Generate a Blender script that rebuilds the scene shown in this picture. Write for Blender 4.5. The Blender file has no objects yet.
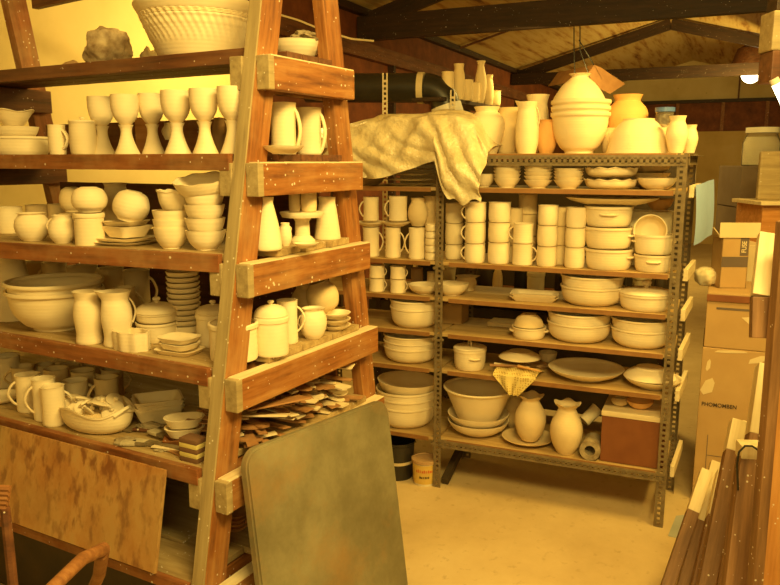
import bpy, bmesh, math, random
from mathutils import Vector, Matrix, noise
random.seed(11)
PI = math.pi
scene = bpy.context.scene
col = scene.collection

# ---------------------------------------------------------------- camera
TH = math.radians(10.0)
FOC = 750.0
EYE = Vector((0, 0, 1.6))
cam_d = bpy.data.cameras.new('camera')
cam = bpy.data.objects.new('camera', cam_d)
col.objects.link(cam)
cam.location = EYE
cam.rotation_euler = (PI / 2 - TH, 0, 0)
cam_d.sensor_width = 36.0
cam_d.lens = FOC / 780 * 36.0
cam_d.clip_start = 0.05
scene.camera = cam

# ---------------------------------------------------------------- world, lamps, exposure
world = bpy.data.worlds.new('world')
scene.world = world
world.use_nodes = True
world.node_tree.nodes['Background'].inputs[0].default_value = (1.0, 0.46, 0.08, 1)
world.node_tree.nodes['Background'].inputs[1].default_value = 0.045
scene.view_settings.view_transform = 'Standard'
scene.view_settings.look = 'None'
scene.view_settings.gamma = 1
scene.view_settings.exposure = 0.40
scene.view_settings.use_curve_mapping = False
WARM = (1.0, 0.665, 0.15)


def area(name, loc, target, sx, sy, power, color=WARM):
    l = bpy.data.lights.new(name, 'AREA')
    l.shape = 'RECTANGLE'; l.size = sx; l.size_y = sy; l.energy = power; l.color = color
    o = bpy.data.objects.new(name, l); col.objects.link(o)
    o.location = loc
    o.rotation_euler = (Vector(target) - Vector(loc)).to_track_quat('-Z', 'Y').to_euler()
    return o


area('workshop_lamp', (0.55, 0.55, 2.75), (-.2, 2.5, 0.6), 1.2, 0.35, 70, (1.0, .705, .185))
area('front_fill', (-.25, -1.3, 2.15), (-.5, 2.3, 1.1), 1.3, 1.0, 22, (1.0, .705, .19))  # unseen frontal light added behind the camera
area('aisle_lamp', (1.75, 2.35, 2.55), (0.6, 3.2, 1.0), 0.9, 0.25, 36, (1.0, .635, .12))
area('rear_fill', (1.3, 5.7, 2.5), (1.5, 6.6, 0.0), .8, 0.5, 40)  # unseen light for the rear floor, no fixture modelled
area('far_fill', (4.6, 9.2, 2.3), (3.6, 10.5, 1.9), 0.9, 0.5, 60)  # unseen light for the far end of the room
area('wall_fill', (-.55, 4.5, 2.3), (-1.8, 4.2, 1.5), 1.0, 0.7, 17)  # unseen light aimed at the left wall, without a fixture

# ---------------------------------------------------------------- reading aids: rays through the view
def ray(x, y):
    X = (x - 390) / FOC; u = (292.5 - y) / FOC
    return Vector((X, math.cos(TH) + u * math.sin(TH), -math.sin(TH) + u * math.cos(TH)))


def atz(x, y, z):
    r = ray(x, y); return EYE + r * ((z - EYE.z) / r.z)


def aty(x, y, Y):
    r = ray(x, y); return EYE + r * (Y / r.y)


def atplane(x, y, P, n):
    r = ray(x, y)
    return EYE + r * ((P[0] * n[0] + P[1] * n[1]) / (r.x * n[0] + r.y * n[1]))


def fwd(p):
    return p[1] * math.cos(TH) - (p[2] - EYE.z) * math.sin(TH)


# ---------------------------------------------------------------- materials
def nodes(name):
    m = bpy.data.materials.new(name); m.use_nodes = True
    nt = m.node_tree
    return m, nt, nt.nodes['Principled BSDF']


def N(nt, t, **kw):
    n = nt.nodes.new(t)
    for k, v in kw.items():
        if k in n.inputs.keys(): n.inputs[k].default_value = v
        else: setattr(n, k, v)
    return n


def ramp(nt, fac, stops):
    r = nt.nodes.new('ShaderNodeValToRGB')
    e = r.color_ramp.elements
    while len(e) < len(stops): e.new(0.5)
    for i, (p, c) in enumerate(stops):
        e[i].position = p; e[i].color = (*c, 1)
    nt.links.new(fac, r.inputs[0])
    return r.outputs[0]


def mix(nt, fac, a, b, mode='MIX'):
    m = nt.nodes.new('ShaderNodeMix'); m.data_type = 'RGBA'; m.blend_type = mode
    for sock, v in ((m.inputs[0], fac), (m.inputs[6], a), (m.inputs[7], b)):
        if isinstance(v, bpy.types.NodeSocket): nt.links.new(v, sock)
        elif isinstance(v, (int, float)): sock.default_value = v
        else: sock.default_value = (*v, 1)
    return m.outputs[2]


def coords(nt, scale=(1, 1, 1)):
    tc = nt.nodes.new('ShaderNodeTexCoord'); mp = nt.nodes.new('ShaderNodeMapping')
    nt.links.new(tc.outputs['Object'], mp.inputs[0]); mp.inputs['Scale'].default_value = scale
    return mp.outputs[0]


def rnd_offset(nt, vec, k=9.0):
    oi = nt.nodes.new('ShaderNodeObjectInfo')
    a = nt.nodes.new('ShaderNodeVectorMath'); a.operation = 'MULTIPLY_ADD'
    cx = nt.nodes.new('ShaderNodeCombineXYZ')
    for i in range(3): nt.links.new(oi.outputs['Random'], cx.inputs[i])
    a.inputs[1].default_value = (k, k * 1.7, k * .6)
    nt.links.new(cx.outputs[0], a.inputs[0]); nt.links.new(vec, a.inputs[2])
    return a.outputs[0], oi.outputs['Random']


def noise_f(nt, vec, scale, detail=3, rough=.55):
    n = nt.nodes.new('ShaderNodeTexNoise'); n.inputs['Scale'].default_value = scale
    n.inputs['Detail'].default_value = detail; n.inputs['Roughness'].default_value = rough
    nt.links.new(vec, n.inputs['Vector']); return n.outputs[0]


def bump(nt, bsdf, h, strength=.2, dist=.002):
    b = nt.nodes.new('ShaderNodeBump'); b.inputs['Strength'].default_value = strength
    b.inputs['Distance'].default_value = dist
    nt.links.new(h, b.inputs['Height']); nt.links.new(b.outputs[0], bsdf.inputs['Normal'])


def clay(name, c1, c2, rough=.75):
    m, nt, b = nodes(name)
    v, rn = rnd_offset(nt, coords(nt))
    n = noise_f(nt, v, 9, 3)
    c = ramp(nt, n, [(.3, c1), (.7, c2)])
    c = mix(nt, ramp(nt, rn, [(0, (0, 0, 0)), (1, (.5, .5, .5))]), c, tuple(x * y for x, y in zip(c1, (.93, .86, .72))))
    nt.links.new(c, b.inputs['Base Color']); b.inputs['Roughness'].default_value = rough
    # throwing rings
    w = nt.nodes.new('ShaderNodeTexWave'); w.bands_direction = 'Z'; w.inputs['Scale'].default_value = 28
    w.inputs['Distortion'].default_value = .6; nt.links.new(v, w.inputs['Vector'])
    bump(nt, b, w.outputs[1], .16, .0015)
    return m


def wood(name, c1, c2, c3, rough=.6, splat=0.0, splat_c=(.8, .74, .6), dust=0.0, dust_c=(.5, .42, .3), fine=1.0):
    m, nt, b = nodes(name)
    v, rn = rnd_offset(nt, coords(nt, (1.2, 14, 14)))
    n = noise_f(nt, v, 3.2 * fine, 5, .65)
    c = ramp(nt, n, [(.28, c1), (.5, c2), (.74, c3)])
    v2, _ = rnd_offset(nt, coords(nt))
    if dust:
        d = noise_f(nt, v2, 5, 4, .7)
        c = mix(nt, ramp(nt, d, [(.45, (0, 0, 0)), (.75, (dust, dust, dust))]), c, dust_c)
    if splat:
        s = nt.nodes.new('ShaderNodeTexVoronoi'); s.inputs['Scale'].default_value = 48
        nt.links.new(v2, s.inputs['Vector'])
        gate = noise_f(nt, v2, 11, 2)
        ad = nt.nodes.new('ShaderNodeMath'); ad.operation = 'MULTIPLY_ADD'
        nt.links.new(gate, ad.inputs[0]); ad.inputs[1].default_value = -.5
        nt.links.new(s.outputs[0], ad.inputs[2])
        a2 = nt.nodes.new('ShaderNodeMath'); a2.operation = 'ADD'; a2.inputs[1].default_value = .5; nt.links.new(ad.outputs[0], a2.inputs[0])
        f = ramp(nt, a2.outputs[0], [(.28 + .05 * splat, (.8, .8, .8)), (.31 + .05 * splat, (0, 0, 0))])
        c = mix(nt, f, c, splat_c)
    nt.links.new(c, b.inputs['Base Color']); b.inputs['Roughness'].default_value = rough
    bump(nt, b, n, .35, .002)
    return m


def plain(name, c, rough=.6, metal=0.0, c2=None, scale=6):
    m, nt, b = nodes(name)
    v, _ = rnd_offset(nt, coords(nt))
    n = noise_f(nt, v, scale, 4, .6)
    col_ = ramp(nt, n, [(.3, c), (.7, c2 or tuple(x * .8 for x in c))])
    nt.links.new(col_, b.inputs['Base Color'])
    b.inputs['Roughness'].default_value = rough; b.inputs['Metallic'].default_value = metal
    return m


M = {}
M['clay'] = clay('bisque_clay', (.90, .80, .60), (.82, .69, .46))
M['clay2'] = clay('buff_and_shaded_clay', (.80, .66, .42), (.70, .54, .30))  # tan ware; also back-row pots, darkened to stand in for shade
M['terra'] = clay('orange_clay', (.83, .50, .20), (.74, .42, .15))
M['brown_clay'] = clay('brown_clay', (.52, .34, .18), (.42, .26, .13))
M['wood'] = wood('rack_wood', (.12, .034, .008), (.31, .115, .026), (.46, .22, .065), splat=1.0, dust=.4, dust_c=(.50, .33, .15))
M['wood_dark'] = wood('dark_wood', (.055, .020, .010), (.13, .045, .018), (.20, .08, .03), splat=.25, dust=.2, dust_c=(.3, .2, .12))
M['shelf'] = wood('shelf_wood', (.12, .036, .011), (.24, .08, .022), (.36, .14, .045), splat=.9, dust=.5, dust_c=(.46, .30, .14))
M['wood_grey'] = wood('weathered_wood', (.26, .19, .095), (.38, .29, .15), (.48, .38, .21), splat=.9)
M['shelf_top'] = wood('dusty_shelf', (.26, .17, .075), (.40, .28, .13), (.55, .42, .22), splat=.8)
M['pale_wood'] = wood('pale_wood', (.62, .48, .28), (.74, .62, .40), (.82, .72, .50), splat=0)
M['plank'] = wood('stained_plank', (.13, .06, .025), (.22, .11, .045), (.34, .18, .08), splat=1.0)
M['ply'] = None
M['orange_wood'] = wood('orange_wood', (.42, .17, .04), (.55, .25, .07), (.66, .34, .11), splat=.3)
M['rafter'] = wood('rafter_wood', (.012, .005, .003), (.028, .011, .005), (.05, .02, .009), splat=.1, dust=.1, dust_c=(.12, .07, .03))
M['metal'] = plain('grey_steel', (.24, .185, .105), .55, .1, (.15, .105, .055), 30)
M['metal_edge'] = plain('brown_steel', (.34, .17, .06), .55, .1, (.25, .115, .035), 14)
M['board_b'] = wood('rack_board', (.36, .23, .09), (.48, .33, .14), (.58, .43, .21))
M['black'] = plain('black_paint', (.012, .012, .011), .35, 0, (.03, .026, .02))
M['dark'] = plain('dark_thing', (.03, .022, .014), .6, 0, (.07, .045, .02))
M['cardboard'] = plain('cardboard', (.50, .33, .15), .85, 0, (.44, .28, .12), 5)
M['cardboard_l'] = plain('light_cardboard', (.74, .62, .40), .85, 0, (.68, .55, .33), 5)
M['grey_box'] = plain('grey_carton', (.17, .125, .09), .8, 0, (.13, .09, .06), 5)
M['crate'] = plain('red_brown_crate', (.23, .080, .024), .6, 0, (.18, .055, .016), 8)
M['paper'] = plain('cream_paper', (.78, .70, .50), .8, 0, (.72, .62, .42), 12)
M['blue_paper'] = plain('pale_blue_paper', (.34, .50, .85), .8, 0, (.30, .45, .78), 12)
M['ink'] = plain('ink', (.05, .03, .02), .7)
M['tape'] = plain('dark_tape', (.16, .12, .10), .5)
M['red'] = plain('red_plastic', (.40, .03, .05), .5)
M['blue'] = plain('blue_lid', (.10, .20, .55), .4)
M['white'] = plain('white_enamel', (.85, .82, .74), .5)
M['cream_metal'] = plain('cream_band', (.72, .60, .38), .5)
M['cane'] = wood('cane', (.16, .06, .018), (.27, .11, .035), (.38, .18, .065))
M['slat_a'] = plain('slat_brown', (.30, .14, .05), .6, 0, (.42, .22, .09), 20)
M['slat_b'] = plain('slat_pale', (.72, .58, .36), .6, 0, (.80, .68, .46), 20)
M['bristle'] = plain('brush_bristle', (.60, .52, .36), .8, 0, (.45, .38, .25), 60)
M['grey_rag'] = plain('grey_rag', (.46, .38, .25), .9, 0, (.22, .16, .09), 30)
M['yellow_foam'] = plain('yellow_foam', (.72, .60, .22), .9)
M['brown_foam'] = plain('brown_foam', (.20, .10, .05), .9)


def make_slab():
    m, nt, b = nodes('grey_slab')
    v, _ = rnd_offset(nt, coords(nt, (1, 3, 1)))
    n = noise_f(nt, v, 2.2, 6, .7)
    c = ramp(nt, n, [(.30, (.125, .105, .055)), (.48, (.20, .175, .10)), (.66, (.30, .27, .165))])
    v2, _ = rnd_offset(nt, coords(nt, (1, 1, 1)))
    n2 = noise_f(nt, v2, 4, 5, .7)
    c = mix(nt, ramp(nt, n2, [(.52, (0, 0, 0)), (.72, (.55, .55, .55))]), c, (.34, .19, .07))
    nt.links.new(c, b.inputs['Base Color']); b.inputs['Roughness'].default_value = .6
    bump(nt, b, n, .3, .002)
    return m


def make_floor():
    m, nt, b = nodes('concrete_floor')
    v = coords(nt)
    n = noise_f(nt, v, 1.6, 6, .65)
    c = ramp(nt, n, [(.3, (.52, .38, .19)), (.55, (.64, .49, .26)), (.75, (.72, .58, .34))])
    n2 = noise_f(nt, v, 22, 3)
    c = mix(nt, ramp(nt, n2, [(.60, (0, 0, 0)), (.72, (.5, .5, .5))]), c, (.40, .27, .13))
    nt.links.new(c, b.inputs['Base Color']); b.inputs['Roughness'].default_value = .7
    bump(nt, b, n2, .1, .003)
    return m


def make_insul():
    m, nt, b = nodes('red_backing')
    n = noise_f(nt, coords(nt), 5, 6, .7)
    c = ramp(nt, n, [(.3, (.09, .024, .008)), (.55, (.19, .052, .015)), (.75, (.28, .095, .03))])
    nt.links.new(c, b.inputs['Base Color']); b.inputs['Roughness'].default_value = .7
    return m


def make_wallboard(name, c1, c2, c3, sc=1.4):
    m, nt, b = nodes(name)
    n = noise_f(nt, coords(nt), sc, 5, .6)
    c = ramp(nt, n, [(.3, c1), (.5, c2), (.7, c3)])
    s = nt.nodes.new('ShaderNodeTexVoronoi'); s.inputs['Scale'].default_value = 5
    nt.links.new(coords(nt), s.inputs['Vector'])
    c = mix(nt, ramp(nt, s.outputs[0], [(.03, (.7, .7, .7)), (.06, (0, 0, 0))]), c, tuple(x * .45 for x in c1))
    nt.links.new(c, b.inputs['Base Color']); b.inputs['Roughness'].default_value = .85
    return m


def make_roofboard():
    m, nt, b = nodes('roof_board')
    v = coords(nt, (.8, 9, 1))
    n = noise_f(nt, v, 1.3, 5, .65)
    c = ramp(nt, n, [(.30, (.14, .06, .015)), (.40, (.36, .20, .06)), (.50, (.50, .36, .14)), (.75, (.58, .45, .21))])
    nt.links.new(c, b.inputs['Base Color']); b.inputs['Roughness'].default_value = .8
    return m


def make_bag():
    m, nt, b = nodes('plastic_bag')
    n = noise_f(nt, coords(nt), 10, 4, .6)
    c = ramp(nt, n, [(.35, (.60, .49, .28)), (.65, (.76, .67, .44))])
    nt.links.new(c, b.inputs['Base Color']); b.inputs['Roughness'].default_value = .32
    n2 = noise_f(nt, coords(nt, (1, 1, 1)), 16, 4, .6)
    bump(nt, b, n2, .8, .02)
    return m


def make_glass():
    m, nt, b = nodes('jar_glass')
    b.inputs['Base Color'].default_value = (.92, .9, .8, 1)
    b.inputs['IOR'].default_value = 1.12; b.inputs['Transmission Weight'].default_value = .92; b.inputs['Roughness'].default_value = .12
    return m


def make_glow(name, c, s):
    m, nt, b = nodes(name)
    b.inputs['Emission Color'].default_value = (*c, 1); b.inputs['Emission Strength'].default_value = s
    b.inputs['Base Color'].default_value = (.8, .8, .7, 1)
    return m


def make_rag():
    m, nt, b = nodes('dotted_rag')
    s = nt.nodes.new('ShaderNodeTexVoronoi'); s.inputs['Scale'].default_value = 90; s.inputs['Randomness'].default_value = .1
    nt.links.new(coords(nt), s.inputs['Vector'])
    c = ramp(nt, s.outputs[0], [(.25, (.42, .27, .06)), (.45, (.72, .58, .22))])
    nt.links.new(c, b.inputs['Base Color']); b.inputs['Roughness'].default_value = .9
    return m


def make_ply():
    m, nt, b = nodes('mottled_plywood')
    v = coords(nt, (1, 1, .55)); n = noise_f(nt, v, 5, 7, .72)
    c = ramp(nt, n, [(.28, (.24, .075, .018)), (.44, (.42, .19, .055)), (.56, (.50, .28, .10)), (.72, (.44, .32, .14))])
    n2 = noise_f(nt, coords(nt, (1.6, 1.6, .8)), 16, 3, .6)
    c = mix(nt, ramp(nt, n2, [(.50, (0, 0, 0)), (.64, (.8, .8, .8))]), c, (.17, .05, .015))
    n3 = noise_f(nt, coords(nt, (1, 1, 1)), 1.9, 2)
    c = mix(nt, ramp(nt, n3, [(.45, (0, 0, 0)), (.68, (.6, .6, .6))]), c, (.40, .29, .12))
    nt.links.new(c, b.inputs['Base Color']); b.inputs['Roughness'].default_value = .55
    return m


M['ply'] = make_ply(); M['slab'] = make_slab(); M['floor'] = make_floor(); M['insul'] = make_insul()
M['wall'] = make_wallboard('cream_wallboard', (.58, .46, .21), (.68, .56, .28), (.74, .63, .35))
M['wall_far'] = make_wallboard('ochre_wallboard', (.50, .35, .12), (.60, .44, .17), (.68, .54, .26), 1.0)
M['roof'] = make_roofboard(); M['bag'] = make_bag(); M['glass'] = make_glass(); M['rag'] = make_rag()
M['tube_glow'] = make_glow('lit_tube', (1, .86, .5), 7.0)
M['bulb_glow'] = make_glow('lit_bulb', (1, .86, .5), 5.0)


# ---------------------------------------------------------------- mesh builder
class MB:
    def __init__(s): s.v = []; s.f = []

    def add(s, vs, fs, M_=None):
        o = len(s.v)
        s.v += [tuple(M_ @ Vector(p)) if M_ else tuple(p) for p in vs]
        s.f += [tuple(o + i for i in f) for f in fs]
        return s

    def box(s, c, d, M_=None, b=0.0):
        x, y, z = (k / 2 for k in d)
        if b <= 0:
            vs = [(c[0] + i * x, c[1] + j * y, c[2] + k * z) for i in (-1, 1) for j in (-1, 1) for k in (-1, 1)]
            fs = [(0, 1, 3, 2), (4, 6, 7, 5), (0, 4, 5, 1), (2, 3, 7, 6), (0, 2, 6, 4), (1, 5, 7, 3)]
            return s.add(vs, fs, M_)
        bm = bmesh.new(); bmesh.ops.create_cube(bm, size=1)
        for v in bm.verts: v.co = Vector((v.co.x * d[0], v.co.y * d[1], v.co.z * d[2])) + Vector(c)
        bmesh.ops.bevel(bm, geom=bm.edges[:], offset=b, segments=2, affect='EDGES', profile=.6)
        vs = [tuple(v.co) for v in bm.verts]; bm.verts.index_update()
        fs = [tuple(v.index for v in f.verts) for f in bm.faces]; bm.free()
        return s.add(vs, fs, M_)

    def lathe(s, prof, seg=32, sx=1, sy=1, wob=None, M_=None):
        vs = []; fs = []; rings = []
        for (r, z) in prof:
            if r < 1e-5:
                rings.append([len(vs)]); vs.append((0, 0, z))
            else:
                ids = []
                for k in range(seg):
                    a = 2 * PI * k / seg; rr = r; zz = z
                    if wob: rr, zz = wob(a, r, z)
                    ids.append(len(vs)); vs.append((rr * sx * math.cos(a), rr * sy * math.sin(a), zz))
                rings.append(ids)
        for a, b in zip(rings[:-1], rings[1:]):
            if len(a) == 1 and len(b) == 1: continue
            for k in range(seg):
                k2 = (k + 1) % seg
                if len(a) == 1: fs.append((a[0], b[k2], b[k]))
                elif len(b) == 1: fs.append((a[k], a[k2], b[0]))
                else: fs.append((a[k], a[k2], b[k2], b[k]))
        return s.add(vs, fs, M_)

    def tube(s, pts, r, seg=8, flat=1.0, M_=None, closed=False):
        pts = [Vector(p) for p in pts]; n = len(pts); vs = []; fs = []
        rs = r if isinstance(r, (list, tuple)) else [r] * n
        up = None
        for i, p in enumerate(pts):
            if closed: t = pts[(i + 1) % n] - pts[i - 1]
            else: t = pts[min(i + 1, n - 1)] - pts[max(i - 1, 0)]
            t.normalize()
            if up is None:
                up = t.orthogonal().normalized()
                if abs(t.y) < .9:
                    up = Vector((0, 1, 0)) - t * t.y; up.normalize()
            else:
                up = up - t * up.dot(t); up.normalize()
            w = t.cross(up)
            for k in range(seg):
                a = 2 * PI * k / seg
                vs.append(tuple(p + up * (math.cos(a) * rs[i]) + w * (math.sin(a) * rs[i] * flat)))
        m = n if closed else n - 1
        for i in range(m):
            j = (i + 1) % n
            for k in range(seg):
                k2 = (k + 1) % seg
                fs.append((i * seg + k, i * seg + k2, j * seg + k2, j * seg + k))
        if not closed:
            fs.append(tuple(range(seg))[::-1]); fs.append(tuple((n - 1) * seg + k for k in range(seg)))
        return s.add(vs, fs, M_)

    def prism(s, poly, z0, z1, M_=None):
        n = len(poly)
        vs = [(x, y, z0) for x, y in poly] + [(x, y, z1) for x, y in poly]
        fs = [tuple(range(n))[::-1], tuple(range(n, 2 * n))] + [(i, (i + 1) % n, n + (i + 1) % n, n + i) for i in range(n)]
        return s.add(vs, fs, M_)

    def grid(s, fn, nu, nv, thick=.002):
        vs = []; fs = []
        P = [[Vector(fn(i / nu, j / nv)) for j in range(nv + 1)] for i in range(nu + 1)]
        W = nv + 1
        nrm = [[None] * W for _ in P]
        for i in range(nu + 1):
            for j in range(W):
                du = P[min(i + 1, nu)][j] - P[max(i - 1, 0)][j]; dv = P[i][min(j + 1, nv)] - P[i][max(j - 1, 0)]
                nn = du.cross(dv); nrm[i][j] = nn.normalized() if nn.length > 1e-9 else Vector((0, 0, 1))
        for sgn in (.5, -.5):
            for i in range(nu + 1):
                for j in range(W): vs.append(tuple(P[i][j] + nrm[i][j] * thick * sgn))
        T = (nu + 1) * W
        for i in range(nu):
            for j in range(nv):
                a = i * W + j; fs.append((a, a + W, a + W + 1, a + 1)); fs.append((T + a, T + a + 1, T + a + W + 1, T + a + W))
        edge = [i * W for i in range(nu + 1)] + [nu * W + j for j in range(1, W)] + [i * W + nv for i in range(nu - 1, -1, -1)] + [j for j in range(nv - 1, 0, -1)]
        for a, b in zip(edge, edge[1:] + edge[:1]): fs.append((a, T + a, T + b, b))
        return s.add(vs, fs)

    def mesh(s, name, mat, smooth=True, ang=.75):
        me = bpy.data.meshes.new(name); me.from_pydata(s.v, [], s.f)
        bm = bmesh.new(); bm.from_mesh(me)
        bmesh.ops.recalc_face_normals(bm, faces=bm.faces[:])
        for e in bm.edges:
            e.smooth = not (len(e.link_faces) == 2 and e.calc_face_angle(0) > ang)
        for f in bm.faces: f.smooth = smooth
        bm.to_mesh(me); bm.free()
        me.materials.append(M[mat] if isinstance(mat, str) else mat)
        return me


WM = {}


def link(name, mb, mat, parent=None, Mw=None, local=False, smooth=True):
    """Mw: world matrix (or local one when local=True)."""
    me = mb.mesh(name, mat, smooth) if isinstance(mb, MB) else mb
    o = bpy.data.objects.new(name, me); col.objects.link(o)
    Mw = Mw or Matrix.Identity(4)
    if parent is not None:
        o.parent = parent
        if local: o.matrix_local = Mw; W = WM[parent.name] @ Mw
        else: o.matrix_local = WM[parent.name].inverted() @ Mw; W = Mw
    else:
        o.matrix_world = Mw; W = Mw
    WM[o.name] = W.copy()
    return o


def tag(o, label, cat, group=None, kind=None):
    if label: o['label'] = label
    if cat: o['category'] = cat
    if group: o['group'] = group
    if kind: o['kind'] = kind
    return o


def empty(name, loc, label, cat, group=None, rot=(0, 0, 0)):
    o = bpy.data.objects.new(name, None); col.objects.link(o); o.empty_display_size = .05
    Mw = Matrix.Translation(loc) @ Matrix.Rotation(rot[2], 4, 'Z') @ Matrix.Rotation(rot[1], 4, 'Y') @ Matrix.Rotation(rot[0], 4, 'X')
    o.matrix_world = Mw; WM[o.name] = Mw.copy()
    return tag(o, label, cat, group)


def struct(name, mb, mat, Mw=None, smooth=False):
    o = link(name, mb, mat, None, Mw, smooth=smooth); o['kind'] = 'structure'; return o


def V3(p, z=None):
    return Vector((p[0], p[1], p[2] if z is None else z))


def frame_mat(p0, p1, up):
    """origin p0, X along p0->p1, Z near 'up'."""
    x = (Vector(p1) - Vector(p0)).normalized(); z = Vector(up) - x * x.dot(Vector(up)); z.normalize(); y = z.cross(x)
    m = Matrix((x, y, z)).transposed().to_4x4(); m.translation = Vector(p0); return m


def beam(name, p0, p1, wy, wz, up, mat, parent=None, b=.002, oy=0, oz=0):
    """board from p0 to p1; local y size wy, local z size wz."""
    Lg = (Vector(p1) - Vector(p0)).length
    mb = MB().box((Lg / 2, oy, oz), (Lg, wy, wz), b=b)
    return link(name, mb, mat, parent, frame_mat(p0, p1, up), smooth=False)
# ================================================================ THE ROOM
RD = Vector((.42, .908, 0)); RL = Vector((-.908, .42, 0)); UP = Vector((0, 0, 1))
W0 = Vector((-.39, 6.54, 0))
def room(t, s, z): return W0 + RD * t - RL * s + UP * z       # s: distance from the left wall, t: along it


RM = Matrix((RD, RL, UP)).transposed().to_4x4(); RM.translation = W0      # local x = t, y = -s, z
HALF = 2.12; TBACK = 10.0; TF = -7.2
struct('floor', MB().box(((TBACK + TF) / 2, -2.2, -.05), (TBACK - TF + .3, 5.0, .1)), 'floor', RM)
struct('wall_left', MB().box(((-1.35 + TF) / 2, .05, 1.45), (-1.35 - TF, .1, 2.9)), 'wall', RM)
struct('wall_left', MB().box(((TBACK - 1.35) / 2, .05, 1.45), (TBACK + 1.35, .1, 2.9)), 'insul', RM)
# back wall: ochre board below, a bare band of red backing between studs, cream board above
mb = MB().box((TBACK + .05, -2.2, 1.07), (.1, 5.0, 2.14)); struct('wall_back', mb, 'wall_far', RM)
mb = MB().box((TBACK + .06, -2.2, 2.43), (.1, 5.0, .60)); struct('wall_back', mb, 'insul', RM)
mb = MB().box((TBACK + .05, -2.2, 3.1), (.1, 5.0, .80)); struct('wall_back', mb, 'wall', RM)
for i, s in enumerate((.3, 1.1, 1.9, 2.7, 3.45, 4.2)):
    struct('trim_%d' % (i + 1), MB().box((TBACK - .02, -s, 2.42), (.06, .06, .56)), 'shelf', RM)
struct('trim_7', MB().box((TBACK - .03, -2.2, 2.70), (.09, 5.0, .06)), 'rafter', RM)
struct('trim_8', MB().box((TBACK - .02, -2.95, 2.93), (.03, .03, .42)), 'wood_dark', RM)
# roof boards, two slopes
EV = 2.88; RZ = 3.46
for sg, nm in ((0, 'ceiling_left'), (1, 'ceiling_right')):
    s0, s1 = (-.15, HALF) if sg == 0 else (HALF, 4.6)
    z0, z1 = (EV - .04, RZ) if sg == 0 else (RZ, RZ - (RZ - EV) / HALF * (4.6 - HALF))
    mb = MB(); vs = []
    for t in (TF, TBACK + .2):
        for s, z in ((s0, z0), (s1, z1)):
            vs += [(t, -s, z), (t, -s, z + .04)]
    mb.add(vs, [(0, 2, 6, 4), (1, 5, 7, 3), (0, 4, 5, 1), (2, 3, 7, 6), (0, 1, 3, 2), (4, 6, 7, 5)])
    struct(nm, mb, 'roof', RM)
# seams in the roof boards (battens under the roof)
k = 9
for t in (2.7, 5.6):
    for s0, s1, z0, z1 in ((0, HALF, EV, RZ), (HALF, 4.3, RZ, RZ - .59)):
        a = room(t, s0, z0 - .03); b_ = room(t, s1, z1 - .03)
        o = beam('trim_%d' % k, a, b_, .03, .02, UP, 'wood_dark'); o['kind'] = 'structure'; k += 1
# wall plate running along the left wall, studs under it
o = beam('trim_%d' % k, room(TF, .03, 2.55), room(TBACK, .03, 2.53), .08, .13, UP, 'wood_dark'); o['kind'] = 'structure'; k += 1
o = beam('trim_%d' % k, room(TF, .03, 2.86), room(TBACK, .03, 2.86), .08, .06, UP, 'rafter'); o['kind'] = 'structure'; k += 1
for t in (-1.3, -.2, .9, 2.0, 3.1, 4.2, 5.3, 6.4):
    o = beam('trim_%d' % k, room(t, .03, 0), room(t, .03, 2.48), .07, .05, RD, 'rafter'); o['kind'] = 'structure'; k += 1
# trusses: tie beam, two rafters, king post each a part of one roof_truss
def truss(t, label, zt, left=0.02, right=4.3, zb=.15, tilt=0.0, ridge=RZ, eav=EV):
    e = empty('roof_truss', room(t, 0, zt), label, 'roof beam', 'roof trusses across the workshop')
    beam('tie_beam', room(t + tilt, left, zt + zb / 2), room(t - tilt, right, zt + zb / 2), .07, zb, UP, 'rafter', e)
    tt = t + .07
    beam('rafter', room(tt, .1, eav - .09), room(tt, HALF, ridge - .10), .05, .14, UP, 'rafter', e)
    beam('rafter', room(tt, HALF, ridge - .10), room(tt, 4.25, ridge - .10 - .58), .05, .14, UP, 'rafter', e)
    return e


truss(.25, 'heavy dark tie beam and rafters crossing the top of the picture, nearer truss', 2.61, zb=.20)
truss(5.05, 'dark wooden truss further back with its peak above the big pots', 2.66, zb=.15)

# ================================================================ LEFT WOODEN RACK (A)
NA = Vector((-.486, 1.98, 0)); LA = Vector((-.875, .484, 0)); DA = Vector((.484, .875, 0))
def aA(z): return .205 * (z - 1.0)
def bA(z): return .735 - .17 * (z - 1.0)
L3 = Vector((-.926, .378, 0)).normalized()
def PS(lv, s, d, z):
    return NA + (L3 if lv == 3 else LA) * s + DA * d + UP * z
def PA(s, d, z): return NA + LA * s + DA * d + UP * z


LEVA = {1: 1.905, 2: 1.617, 3: 1.346, 4: 1.040, 5: .769, 6: .461}
LEVB = {0: 1.629, 1: 1.477, 2: 1.129, 3: .957, 4: .785, 5: .603, 6: .257}
rack = empty('wooden_rack', PA(.8, .3, 0), 'tall wooden A-frame pottery rack with splattered orange-brown uprights, left side', 'rack')


def quad_board(pts, z0, z1):
    return MB().prism([(p.x, p.y) for p in pts], z0, z1)


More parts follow.
